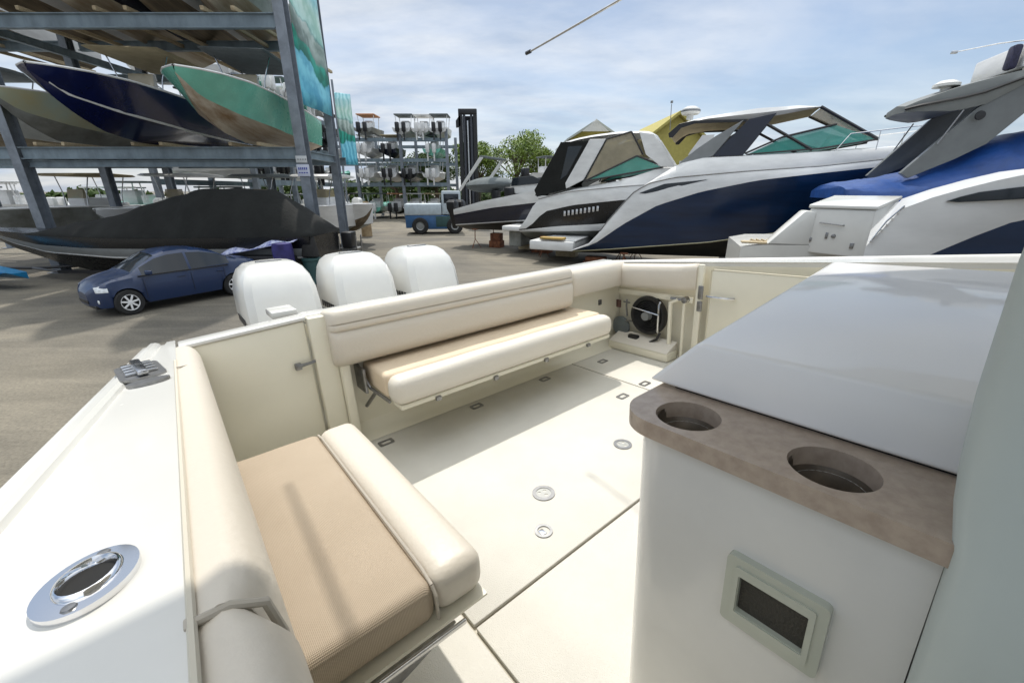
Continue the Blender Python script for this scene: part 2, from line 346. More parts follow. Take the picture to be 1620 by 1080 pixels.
# transom bulkhead & toe cove
t = MB(); t.box(.60, 3.985, 2.93, 3.03, -1.6, -.68, r=.012)
cove = [(2.93, -1.6)] + [(2.93 - .11 + .11 * math.cos(R(a)) - .0, -1.6 + .11 - .11 * math.sin(R(a))) for a in range(0, 91, 15)]
t.prism([(2.932, -1.598), (2.932, -1.49), (2.905, -1.545), (2.87, -1.58), (2.80, -1.598)], .62, 3.98, 'x')
op(t, 'transom_bulkhead', CREAMG)
t = MB(); t.box(.735, .80, 2.80, 2.93, -1.598, -.62, r=.015); t.box(.60, .735, 2.84, 2.93, -1.598, -.62, r=.01); op(t, 'door_post', CREAMG)
dr = MB(); dr.prism([(-.085, -1.59), (.585, -1.59), (.585, -.64), (-.085, -.672)], 2.89, 2.95, 'y', r=.012); door = op(dr, 'transom_door', CREAMG)
hh = MB(); hh.tube([(.49, 2.865, -.925), (.56, 2.862, -.918), (.66, 2.862, -.908)], [.013, .011, .010]); hh.lathe([(.0, .03), (.028, .026), (.03, 0)], 16, Matrix.Translation((.675, 2.87, -.905)) @ Matrix.Rotation(R(90), 4, 'X'))
hh.box(.475, .515, 2.86, 2.892, -.95, -.905, r=.006); op(hh, 'door_latch', DSTEEL, door)
hg = MB(); hg.box(-.02, .015, 2.872, 2.892, -1.36, -1.18, r=.004); op(hg, 'door_hinge', DSTEEL, door)
# white cap over the transom door and bulkhead
cp = MB(); cp.prism([(-.07, -.672), (.60, -.636), (.60, -.612), (-.07, -.648)], 2.88, 3.02, 'y', r=.008); cp.box(.602, 3.9, 2.86 + .12, 3.12, -.68, -.625, r=.015); op(cp, 'transom_cap', GEL)
bx = MB(); bx.box(.44, .60, 3.08, 3.3, -.64, -.59, r=.012); op(bx, 'locker_lid', GEL)
# swim platform / motor well
p = MB(); p.box(-.1, 4.0, 3.12, 4.1, -1.95, -1.5, r=.04); p.box(.3, 3.6, 4.1, 4.55, -2.9, -1.62, r=.05); op(p, 'motor_platform', GEL)
# transom bench ----------------------------------------------------
def cushion(x0, x1, y0, y1, z0, z1, r, m, name, parent=None, puff=.012, nx=14, ny=10, M=None):
    bm = bmesh.new(); bmesh.ops.create_cube(bm, size=1)
    bm.transform(Matrix.Translation(((x0 + x1) / 2, (y0 + y1) / 2, (z0 + z1) / 2)) @ Matrix.Diagonal((x1 - x0, y1 - y0, z1 - z0, 1)))
    bmesh.ops.bevel(bm, geom=list(bm.edges), offset=r, segments=5, profile=.5, affect='EDGES')
    bmesh.ops.triangulate(bm, faces=[])
    big = [e for e in bm.edges if e.calc_length() > .12]
    bmesh.ops.subdivide_edges(bm, edges=big, cuts=10, use_grid_fill=True)
    for v in bm.verts:
        u = (v.co.x - x0) / (x1 - x0); w = (v.co.y - y0) / (y1 - y0)
        kk = math.sin(math.pi * min(1, max(0, u))) ** .5 * math.sin(math.pi * min(1, max(0, w))) ** .5
        if v.co.z > (z0 + z1) / 2: v.co.z += puff * kk + .0025 * math.sin(v.co.x * 23 + v.co.y * 7) * kk
    mb = MB(); mb.bm(bm, M); return op(mb, name, m, parent, smooth=60)
bench = cushion(.915, 3.125, 2.352, 2.53, -1.205, -1.015, .07, VINYLW, 'bench_seat_roll', puff=.012)
cushion(.915, 3.12, 2.505, 2.93, -1.185, -1.012, .035, TANL, 'bench_seat_pad', puff=.006)
bl = MB(); bl.box(.95, 3.1, 2.38, 2.91, -1.235, -1.2, r=.01); bl.box(1.0, 3.06, 2.44, 2.90, -1.262, -1.235, r=.008); bb = op(bl, 'bench_base', CREAMG)
for x in (1.22, 1.72, 2.25, 2.78):
    q = MB(); q.box(x - .02, x + .02, 2.362, 2.384, -1.245, -1.215, r=.004); op(q, 'bench_catch', DSTEEL, bb)
for x in (.865, 3.0):
    q = MB(); q.box(x - .01, x + .01, 2.74, 2.92, -1.20, -1.02, r=.004); q.tube([(x, 2.9, -1.0), (x + .03, 2.75, -1.17), (x + .06, 2.5, -1.2)], .012); q.tube([(x + .03, 2.9, -1.36), (x + .05, 2.72, -1.2)], .014); op(q, 'bench_hinge', DSTEEL)
def lobes(n_l, z0, z1, ydeep, yback, pinch=.022):
    pts = []; H = (z1 - z0) / n_l
    for i in range(n_l):
        for k in range(9):
            a = k / 8; z = z0 + H * (i + a); edge = abs(a - .5) * 2
            y = ydeep + pinch * edge ** 4
            if i == 0 and a < .5: y = ydeep + (yback - ydeep) * .5 * (edge ** 6)
            if i == n_l - 1 and a > .5: y = ydeep + (yback - ydeep) * .62 * (edge ** 3.2)
            pts.append((y, z))
    pts.append((yback, z1 - .012)); pts.append((yback, z0 + .01)); return pts
def pad_x(x0, x1, prof, m, name, endr=.05, yb=None):
    rings = []
    ym = max(p[0] for p in prof); zc = sum(p[1] for p in prof) / len(prof)
    L = x1 - x0; xs = [0, .004, .016, .035, .06] + [.06 + (L - .12) * i / 14 for i in range(1, 14)] + [L - .06, L - .035, L - .016, L - .004, L]
    for x in xs:
        e = min(x, L - x); k = 1 if e >= .06 else math.sqrt(max(0, 1 - (1 - e / .06) ** 2))
        s = .72 + .28 * k
        rings.append([(x0 + x, ym + (p[0] - ym) * s, zc + (p[1] - zc) * (.86 + .14 * k)) for p in prof])
    mb = MB(); mb.loft(rings); return op(mb, name, m, smooth=60)
bk = lobes(1, -.955, -.73, 2.735, 2.93); bk2 = []
prof = []
for k in range(11):
    a = k / 10; prof.append((2.735 + .025 * abs(2 * a - 1) ** 4 + (.05 * (1 - 2 * a) ** 4 if a < .5 else 0), -.985 + .255 * a))
for k in range(7):
    a = k / 6; prof.append((2.745 + .018 * abs(2 * a - 1) ** 4, -.728 + .055 * a))
for k in range(11):
    a = k / 10; th = R(200 - 110 * a) ; prof.append((2.80 + .055 * math.cos(R(180 - 90 * a)) + .0, -.672 + .085 * math.sin(R(90 * a))))
prof += [(2.90, -.592), (2.955, -.62), (2.96, -.97), (2.90, -.99)]
pad_x(.70, 3.01, prof, VINYL, 'bench_backrest')
pr = [(2.80, -.885), (2.785, -.85), (2.785, -.72), (2.80, -.665), (2.84, -.632), (2.90, -.622), (2.985, -.63), (2.985, -.89)]
pad_x(3.02, 3.93, pr, VINYL, 'corner_bolster')
# port coaming bolster
mb = MB(); rings = []
for i in range(15):
    y = 2.86 - i * (.90 / 14); z = Zg(y); e = min(i, 14 - i); k = 1 if e > 1 else (.8 if e == 1 else .5)
    xa = 3.9 - .12 * k
    rings.append([(3.9, y, z - .015), (xa + .05, y, z - .0), (xa + .012, y, z - .035), (xa, y, z - .08), (xa, y, z - .21), (xa + .02, y, z - .25), (3.9, y, z - .262)])
mb.loft(rings); op(mb, 'coaming_bolster', VINYL, smooth=60)
# starboard seat --------------------------------------------------------
cushion(.385, .575, .915, 2.15, -1.205, -1.052, .055, VINYL, 'side_seat_roll', puff=.010)
sp_ = cushion(-.01, .392, .918, 2.145, -1.20, -1.06, .04, TAN, 'side_seat_pad', puff=.006)
q = MB(); q.tube([(.388, .935, -1.075), (.388, 1.0, -1.058), (.388, 2.05, -1.058), (.388, 2.13, -1.075)], .006); q.tube([(.388, .916, -1.19), (.388, .915, -1.10), (.388, .935, -1.075)], .006); op(q, 'seat_welt', PIPING)
sb = MB(); sb.prism([(-.08, -1.225), (.56, -1.215), (.56, -1.207), (-.08, -1.207)], .90, 2.13, 'y'); sbo = op(sb, 'side_seat_base', CREAMG)
q = MB(); q.box(.0, .46, .872, .884, -1.232, -1.214, r=.004); q.box(-.03, .07, .84, .90, -1.30, -1.23, r=.01); op(q, 'seat_slide_rail', STEEL, sbo)
q = MB(); q.prism([(-.08, -1.24), (.44, -1.236), (.30, -1.29), (-.08, -1.42)], .90, .915, 'y', r=.003); op(q, 'seat_bracket', DSTEEL, sbo)
q = MB(); q.lathe([(0, .012), (.022, .01), (.024, 0)], 14, Matrix.Translation((.16, .90, -1.265)) @ Matrix.Rotation(R(90), 4, 'X')); op(q, 'bracket_bolt', BLACK, sbo)
# starboard bolsters (two lengths)
def bolster(y0, y1, drop, fat):
    mb = MB(); rings = []; L = y1 - y0; n = 34
    for i in range(n + 1):
        a = i / n; y = y0 + L * a; e = min(a * L, (1 - a) * L); k = 1 if e > .05 else math.sqrt(max(0, 1 - (1 - e / .05) ** 2)); k = .72 + .28 * k
        z = Zg(y) - drop; w = fat * k
        rings.append([(-.088, y, z - .45), (-.088, y, z - .004)] + [(-.088 + w * .42 + w * .58 * math.sin(R(t)), y, z - .002 - (.10) * (1 - math.cos(R(t))) * 1.0 + .010 * k) for t in range(0, 91, 15)] + [(-.088 + w * 1.04, y, z - .24), (-.088 + w * 1.0, y, z - .40), (-.088 + w * .8, y, z - .45)])
    mb.loft(rings); return op(mb, 'side_bolster', VINYL, smooth=60)
bolster(.606, 2.90, .0, .105); bolster(-1.3, .600, .006, .108)
q = MB(); q.tube([(-.085, .602, -.506), (-.045, .602, -.508), (-.005, .602, -.532), (.006, .602, -.60), (.008, .602, -.78), (.0, .602, -.92)], .007); q.box(-.096, -.082, .592, .612, -.518, -.500, r=.003); op(q, 'bolster_piping', PIPING)
q = MB(); q.tube([(-.085, 2.3, Zg(2.3) + .006), (-.045, 2.3, Zg(2.3) + .006), (-.005, 2.3, Zg(2.3) - .02), (.016, 2.3, Zg(2.3) - .10), (.02, 2.3, Zg(2.3) - .24)], .004); op(q, 'bolster_seam', PIPING)
# rail along the gunwale inner edge
q = MB(); q.tube([(-.087, -2.9 + i * .6, Zg(-2.9 + i * .6) + .002) for i in range(10)], .006, 6); op(q, 'bolster_track', SEAM)
# rod holder
RM = Matrix.Translation((-.207, .805, Zg(.805) + .001)) @ Matrix.Rotation(R(-3.7), 4, 'X') @ Matrix.Rotation(R(-12), 4, 'Z')
q = MB(); q.plate(circ(0, 0, .060, 40, .076), [circ(0, 0.004, .034, 28, .044)], -.002, .010, RM); rh = op(q, 'rod_holder', CHROME, smooth=20)
q = MB(); rg = [[RM @ Vector((x, y + .004 + dz * .5, z)) for x, y in circ(0, 0, rr_, 28, ry_)] for (rr_, ry_, z, dz) in ((.040, .051, .010, 0), (.038, .048, .016, 0), (.034, .044, .017, 0), (.031, .041, .012, 0), (.030, .039, .003, 0))]; q.loft(rg, cap=False); op(q, 'holder_lip', CHROME, rh, 60)
q = MB(); q.loft([[RM @ Vector((x, y + .004, z)) for x, y in circ(0, 0, .0305, 24, .040)] for z in (.002, .004)]); op(q, 'holder_shade_disc', DARK, rh)  # flat dark disc stands for the shade inside the holder
for yy in (-.060, .062):
    q = MB(); q.lathe([(0, .013), (.008, .0125), (.010, .009)], 12, RM @ Matrix.Translation((0, yy, 0))); op(q, 'screw', DSTEEL, rh)
# pop-up cleat
CM = Matrix.Translation((-.215, 2.42, Zg(2.42) + .001)) @ Matrix.Rotation(R(-3.7), 4, 'X') @ Matrix.Rotation(R(8), 4, 'Z')
q = MB(); q.plate(rrect(-.078, .078, -.19, .17, .05), [], -.002, .008, CM); cl = op(q, 'cleat', DSTEEL, smooth=20)
q = MB()
for yy in (-.11, -.045, .02, .085): q.box(-.055, .055, yy, yy + .035, .008, .022, r=.005, M=CM)
q.box(-.02, .02, -.17, .15, .012, .034, r=.008, M=CM); op(q, 'cleat_bar', STEEL, cl)
q = MB(); q.plate(circ(0, -.29, .07, 24, .04), [], 0, .012, CM); op(q, 'cleat_line_ring', DSTEEL, cl)
# floor fittings
def fitting(x, y, r, kind):
    Mx = Matrix.Translation((x, y, -1.6))
    q = MB(); q.plate(circ(0, 0, r), [circ(0, 0, r * .68, 20)], -.002, .006, Mx); o = op(q, 'deck_fitting', DSTEEL, smooth=20)
    q = MB()
    if kind == 0:
        q.plate(circ(0, 0, r * .68, 20), [circ(.018, .01, .011, 10), circ(-.018, .018, .010, 10), circ(0, -.022, .011, 10)], -.002, .003, Mx); op(q, 'fitting_plug', mat('plug_grey', (.45, .45, .42), .3, metal=.3), o, 20)
        q = MB(); q.plate(circ(0, 0, r * .6, 20), [], -.004, -.003, Mx); op(q, 'fitting_well', DARK, o)
    else:
        q.plate(circ(0, 0, r * .68, 20), [], -.004, -.002, Mx); op(q, 'fitting_well', DARK, o)
        q = MB(); q.box(-r * .5, r * .1, -r * .45, r * .4, -.001, .004, r=.003, M=Mx); op(q, 'pull_tab', CHROME, o)
fitting(1.379, 1.505, .066, 0); fitting(1.174, 1.289, .047, 1); fitting(2.134, 1.506, .062, 0); fitting(.30, .885, .05, 1)
for (x, y) in ((.925, 2.70), (1.74, 2.71), (2.545, 2.715), (2.755, 1.964), (3.112, 1.983), (3.30, 2.62)):
    Mx = Matrix.Translation((x, y, -1.6))
    q = MB(); q.plate(rrect(-.055, .055, -.035, .035, .012), [rrect(-.035, .035, -.02, .02, .008)], -.002, .006, Mx); o = op(q, 'hatch_latch', DSTEEL, smooth=20)
    q = MB(); q.plate(rrect(-.034, .034, -.019, .019, .008), [], -.003, -.001, Mx); op(q, 'latch_paddle', BLACK, o)
# port side: hose locker wall ---------------------------------------------
q = MB(); q.box(3.86, 3.9, 1.90, 1.965, -1.598, -.60, r=.012); q.box(3.875, 3.9, 1.99, 2.88, -.99, -.93, r=.01); op(q, 'door_jamb', CREAMG)
q = MB(); q.box(3.70, 3.9, 2.12, 2.86, -1.598, -1.505, r=.015); op(q, 'locker_step', CREAMG)
q = MB(); q.prism([(3.70, -1.505), (3.9, -1.505), (3.9, -1.42)], 2.13, 2.85, 'y'); op(q, 'locker_sill', VINYLW)
PM = Matrix.Translation((3.898, 2.47, -1.185)) @ Matrix.Rotation(R(-90), 4, 'Y')
q = MB(); q.lathe([(.0, .015), (.17, .015), (.175, .05), (.205, .055), (.215, .03), (.215, 0)], 40, PM); hr = op(q, 'hose_reel', BLACK)
q = MB()
for k in range(5): q.lathe([(.06 + .025 * k, .02), (.072 + .025 * k, .045), (.084 + .025 * k, .02)], 32, PM)
op(q, 'hose_coil', RUBBER, hr)
q = MB(); q.lathe([(0, .10), (.045, .095), (.05, .03)], 20, PM); op(q, 'reel_hub', SILVER, hr)
q = MB(); q.tube([(3.79, 2.62, -1.10), (3.79, 2.30, -1.14)], .007, 6); op(q, 'reel_crank', STEEL, hr)
q = MB(); q.lathe([(0, .03), (.10, .03), (.115, .018), (.115, 0)], 28, Matrix.Translation((3.898, 2.86 - .03, -1.375)) @ Matrix.Rotation(R(-90), 4, 'Y')); op(q, 'inspection_cap', GREYCAN)
q = MB(); q.box(3.80, 3.86, 2.55, 2.68, -1.50, -1.42, r=.02); q.tube([(3.83, 2.56, -1.47), (3.82, 2.42, -1.475), (3.83, 2.33, -1.42), (3.86, 2.31, -1.35)], .014); op(q, 'spray_nozzle', BLACK)
q = MB(); q.tube([(3.86, 2.33, -1.36), (3.84, 2.33, -1.33), (3.84, 2.33, -1.05), (3.86, 2.33, -1.02)], .013); op(q, 'grab_rail', STEEL)
q = MB(); q.tube([(3.86, 2.20, -1.58), (3.84, 2.20, -1.0), (3.84, 2.12, -.955)], .022); q.tube([(3.86, 2.06, -1.58), (3.85, 2.06, -1.0), (3.85, 2.03, -.95)], .016); op(q, 'rod_rack', CREAMG)
q = MB(); q.lathe([(0, .06), (.03, .055), (.034, 0)], 16, Matrix.Translation((3.88, 2.055, -.955)) @ Matrix.Rotation(R(-90), 4, 'Y')); q.tube([(3.84, 2.06, -.955), (3.83, 2.20, -.95)], .012); op(q, 'valve_handle', DSTEEL)
q = MB(); q.box(3.882, 3.9, 2.935 - .09, 2.935 - .03, -1.16, -1.07, r=.005); op(q, 'battery_switch', mat('maroon_plastic', (.10, .05, .045), .4))
q = MB(); q.tube([(3.885, 2.76, -1.05), (3.87, 2.755, -1.12), (3.885, 2.75, -1.24)], .010); q.tube([(3.88, 2.80, -1.08), (3.87, 2.71, -1.08)], .008); q.tube([(3.88, 2.77, -1.30), (3.86, 2.66, -1.28)], .011); op(q, 'plumbing', DSTEEL)
q = MB(); q.box(3.59, 3.64, 2.918, 2.932, -1.09, -1.03, r=.004); op(q, 'wall_outlet', DSTEEL)
q = MB(); q.box(3.85, 3.862, 1.885, 1.935, -.93, -.80, r=.004); q.box(3.85, 3.862, 1.885, 1.935, -1.05, -.95, r=.004); op(q, 'side_door_hinge', DSTEEL)
q = MB(); q.tube([(3.875, 1.86, -.895), (3.85, 1.80, -.893), (3.85, 1.66, -.89), (3.875, 1.60, -.888)], .011); op(q, 'side_door_handle', STEEL)
q = MB(); q.box(3.885, 3.9, .7, 1.84, -1.55, -.64, r=.02); op(q, 'side_door', CREAMG)
# console / rigging station ---------------------------------------------
q = MB(); out = rrect(.87, 2.95, -.02, .595, .10, corners=(1, 1, 0, 0)); q.plate(out, [circ(.945, .468, .066, 30), circ(.945, .160, .066, 30)], -1.598, -.585); con = op(q, 'rigging_cabinet', GEL)
co = rrect(.838, 1.08, -.03, .622, .10, n=10, corners=(0, 1, 0, 0))
c1 = (.938, .468); c2 = (.938, .160)
q = MB(); q.plate(co, [circ(*c1, .078, 40), circ(*c2, .078, 40)], -.575, -.53); ct = op(q, 'countertop', COUNTER, con, 30)
for c in (c1, c2):
    q = MB(); q.lathe([(.0755, -.5345), (.0755, -.57), (.074, -.58)], 36, Matrix.Translation((c[0], c[1], 0))); q2 = MB(); q2.lathe([(.0785, -.5445), (.0765, -.545), (.076, -.574), (.0655, -.586), (.0645, -.70), (.058, -.712), (0, -.714)], 36, Matrix.Translation((c[0] + .007, c[1], 0)))
    op(q2, 'cup_holder', mat('shaded_cup_steel', (.24, .205, .165), .28, metal=.8, var=.3, vscale=14.), con, 60)  # brown darkened to stand in for shade inside the cups
    q3 = MB(); q3.lathe([(.045, -.709), (.012, -.709), (0, -.7085)], 24, Matrix.Translation((c[0] + .007, c[1], 0))); op(q3, 'cup_shade_mat', RUBBER, con)  # dark disc added to deepen the shade at the cup bottom
# lid with a sloping aft face
lp = [(1.055, -.55), (1.052, .66), (2.95, .80), (2.95, -.55)]; lt = [(1.075, -.55), (1.072, .525), (2.90, .69), (2.90, -.55)]
bm = bmesh.new(); A = [bm.verts.new((x, y, -.524)) for x, y in lp]; B = [bm.verts.new((x, y, -.38)) for x, y in lt]
bm.faces.new(A); bm.faces.new(B[::-1])
for i in range(4): bm.faces.new((A[i], B[i], B[(i + 1) % 4], A[(i + 1) % 4]))
bmesh.ops.recalc_face_normals(bm, faces=bm.faces[:]); bmesh.ops.bevel(bm, geom=list(bm.edges), offset=.014, segments=3, profile=.5, affect='EDGES')
LIDM = mat('lid_gelcoat', (.84, .83, .81), .34, coat=.45, var=.015, vscale=1.6)
q = MB(); q.bm(bm); lid = op(q, 'cabinet_lid', LIDM)
q = MB(); q.box(1.07, 2.9, -.5, .58, -.553, -.527); op(q, 'lid_gasket', DARK, lid)
q = MB(); q.box(1.085, 2.93, .0, .59, -.584, -.554); op(q, 'cabinet_shelf', GEL, con)
# forward cabinet under the lid, hidden from here
q = MB(); q.box(.90, 2.93, -1.0, -.03, -1.598, -.59, r=.03); op(q, 'seat_module', GEL)
# display on cabinet
DM = Matrix.Translation((.87, .198, -.885)) @ Matrix.Rotation(R(-90), 4, 'Y')
q = MB(); q.plate(rrect(-.097, .097, -.100, .100, .012), [rrect(-.052, .050, -.068, .068, .004)], 0, .020, DM); vf = op(q, 'vent_frame', VENT, con, 25)
q = MB(); q.plate(rrect(-.075, .075, -.080, .080, .008), [rrect(-.054, .052, -.070, .070, .004)], .020, .024, DM); op(q, 'vent_bezel', VENT, con, 25)
q = MB(); q.plate(rrect(-.06, .06, -.075, .075, .004), [], .002, .007, DM); op(q, 'vent_mesh', VENTD, con)
# side panel of the helm seat close by the camera
q = MB(); rows = []
for z, e in ((-1.598, -.022), (-.9, -.022), (-.54, -.02), (-.46, -.006), (-.40, .0), (-.28, .006), (-.1, .006), (.05, 0), (.12, -.03), (.15, -.08)):
    pl_ = [(.90, e - .02), (.875, e - .004), (.85, e), (.83, e - .006), (.815, e - .02), (.805, e - .05), (.798, e - .12), (.80, e - .4), (.82, e - 1.2), (.90, e - 1.2)]
    rows.append([(x_, y_, z) for x_, y_ in pl_])
q.loft(rows); op(q, 'helm_side_panel', STRATA, smooth=70)
# hardtop overhead (out of frame; it throws the shade on the console and near gunwale)
ho = [(-.2, -3.2), (-.3, 1.1), (-.22, 1.30), (.0, 1.38), (1.0, 1.42), (2.0, 1.52), (2.6, 1.38), (3.05, 1.05), (3.6, .55), (3.75, -.4), (3.75, -3.2)]
q = MB(); q.plate(ho, [], 1.07, 1.16); ht = op(q, 'hardtop', GEL)
for (x, y) in ((.75, -1.2), (3.1, -1.2), (.75, -2.6), (3.1, -2.6)):
    q = MB(); q.tube([(x, y, 1.08), (x, y - .05, -.2), (x - .1 * (1 if x < 2 else -1), y - .1, -1.6)], .03, 10); op(q, 'hardtop_leg', STEEL)
q = MB(); q.tube([(2.10, .75, 1.055), (2.262, 1.755, 1.06), (2.378, 2.62, 1.066)], [.010, .008, .007], 8); oo = op(q, 'outrigger_and_shadow_pole', STEEL, ht)
q = MB(); q.tube([(.66, .6, 1.055), (.68, 2.0, 1.06), (.70, 2.72, 1.066)], [.013, .012, .010], 8); op(q, 'outrigger_and_shadow_pole', STEEL, ht)  # unseen second pole, added to cast the shadow band on the side seat
q = MB(); q.tube([(2.376, 2.60, 1.066), (2.380, 2.65, 1.067)], .013, 8); op(q, 'pole_tip', BLACK, ht)
# outboards
def outboard(cx, cy, tilt):
    OM = Matrix.Translation((cx, cy, -1.35)) @ Matrix.Rotation(R(tilt), 4, 'X')
    def ring(z, hw, yf, yb, r): return [OM @ Vector((x, y, z)) for x, y in rrect(-hw, hw, yf, yb, r * 1.25, 3)]
    q = MB()
    levels = [(.02, .28, -.05, .75, .12), (.10, .345, -.10, .86, .13), (.35, .385, -.10, .92, .15), (.60, .375, -.04, .93, .15), (.74, .345, .03, .91, .14), (.83, .30, .11, .87, .13), (.885, .235, .20, .80, .12), (.90, .16, .30, .72, .10)]
    q.loft([ring(*l) for l in levels]); cw = op(q, 'outboard_motor', GEL, smooth=24)
    q = MB(); q.loft([ring(-.05, .27, -.04, .74, .09), ring(.018, .285, -.055, .76, .095)]); op(q, 'cowl_seal', DSTEEL, cw)
    q = MB(); q.loft([ring(-.42, .16, .05, .55, .1), ring(-.2, .24, 0, .68, .12), ring(-.052, .275, -.04, .75, .12)]); op(q, 'motor_pan', GEL, cw, 50)
    q = MB(); q.loft([ring(-1.9, .04, .1, .62, .03), ring(-1.3, .06, .05, .60, .05), ring(-.43, .12, .10, .5, .08)]); q.box(-.22, .22, .05, .72, -1.32, -1.28, r=.01, M=OM); q.tube([OM @ Vector((0, .0, -1.62)), OM @ Vector((0, .15, -1.62)), OM @ Vector((0, .7, -1.62))], [.03, .10, .07], 12); op(q, 'gearcase', GEL, cw, 50)
    q = MB()
    for k in range(3): q.box(-.05, .05, -.01, .01, .06, .27, r=.008, M=OM @ Matrix.Translation((0, .78, -1.62)) @ Matrix.Rotation(R(120 * k), 4, 'Y') @ Matrix.Rotation(R(35), 4, 'Z'))
    op(q, 'propeller', STEEL, cw)
    q = MB(); q.loft([ring(.215, .3705, -.1045, .8925, .115), ring(.227, .3715, -.1045, .8945, .115)]); op(q, 'cowl_seam', DSTEEL, cw)
    q = MB(); q.box(-.13, .13, .40, .47, .885, .915, r=.01, M=OM); op(q, 'lift_handle', DSTEEL, cw)
    q = MB()
    for k in range(6): q.box(-.393, -.386, .12 + k * .085, .17 + k * .085, .28, .35, r=.002, M=OM)
    op(q, 'cowl_letters', BLACK, cw)
    q = MB(); q.box(-.14, .14, -.35, .02, -.75, -.15, r=.03, M=OM); op(q, 'mount_bracket', DSTEEL, cw)
for cx in (.86, 1.77, 2.69): outboard(cx, 4.95, 0)
# keel blocks under own boat
for k, y in enumerate((2.3, -3.0)):
    c = Vector((0, 0, 3.1)) + SC * (rm @ Vector((1.95, y, -3.3)))
    q = MB(); q.box(-.5, .5, -.2, .2, 0, c.z - .03, r=.02); o = q.build('keel_block', WOOD); o.location = (c.x, c.y, 0); o.rotation_euler = (0, 0, R(38.5))
    tag(o, 'timber keel block under the %s of the foreground fishing boat' % ('stern' if k == 0 else 'bow'), 'block')
# ================================================================== GENERIC HULL
def shell(curves, L, n=36, bow=1.0):
    """curves: list of (halfbeam polyline, z polyline) keel->sheer.  returns list of MBs, one per strip"""
    out = [MB() for _ in range(len(curves) - 1)]
    ss = [L * (1 - (1 - i / n) ** 1.25) for i in range(n + 1)]
    for ci in range(len(curves) - 1):
        for side in (-1, 1):
            r = []
            for s in ss:
                row = []
                a = curves[ci]; b = curves[ci + 1]
                for t in (0, .33, .67, 1):
                    ya = interp(a[0], s); yb = interp(b[0], s); za = interp(a[1], s); zb = interp(b[1], s)
                    if zb < za: zb = za + .001; 
                    bulge = .04 * math.sin(math.pi * t) * (yb - 0) * .4
                    row.append((s, side * (ya + (yb - ya) * t + bulge), za + (zb - za) * t))
                r.append(row)
            out[ci].loft(r, close=False, cap=False)
    return out
def closed_deck(hbs, zs, L, n=24, crown=.05, s0=0.):
    m = MB(); r = []
    for i in range(n + 1):
        s = s0 + (L - s0) * i / n; h_ = interp(hbs, s); z = interp(zs, s)
        r.append([(s, -h_ + .01, z - .015), (s, -h_ * .5, z + crown * .7), (s, 0, z + crown), (s, h_ * .5, z + crown * .7), (s, h_ - .01, z - .015)])
    m.loft(r, close=False, cap=False); return m
def transom(curves):
    m = MB(); pts = []
    for hb, z in curves: pts.append((0.0, -interp(hb, 0), interp(z, 0)))
    for hb, z in curves[::-1]: pts.append((0.0, interp(hb, 0), interp(z, 0)))
    m.add(pts, [tuple(range(len(pts)))]); return m
def motor_mb(x, y, z):
    m = MB(); 
    def rg(zz, hw, a, b): return [(x - p[1], y + p[0], z + zz) for p in rrect(-hw, hw, a, b, hw * .4, 3)]
    m.loft([rg(-.9, .05, .1, .35), rg(-.1, .16, 0, .5), rg(.2, .25, 0, .62), rg(.55, .25, .05, .64), rg(.68, .14, .18, .5)]); return m
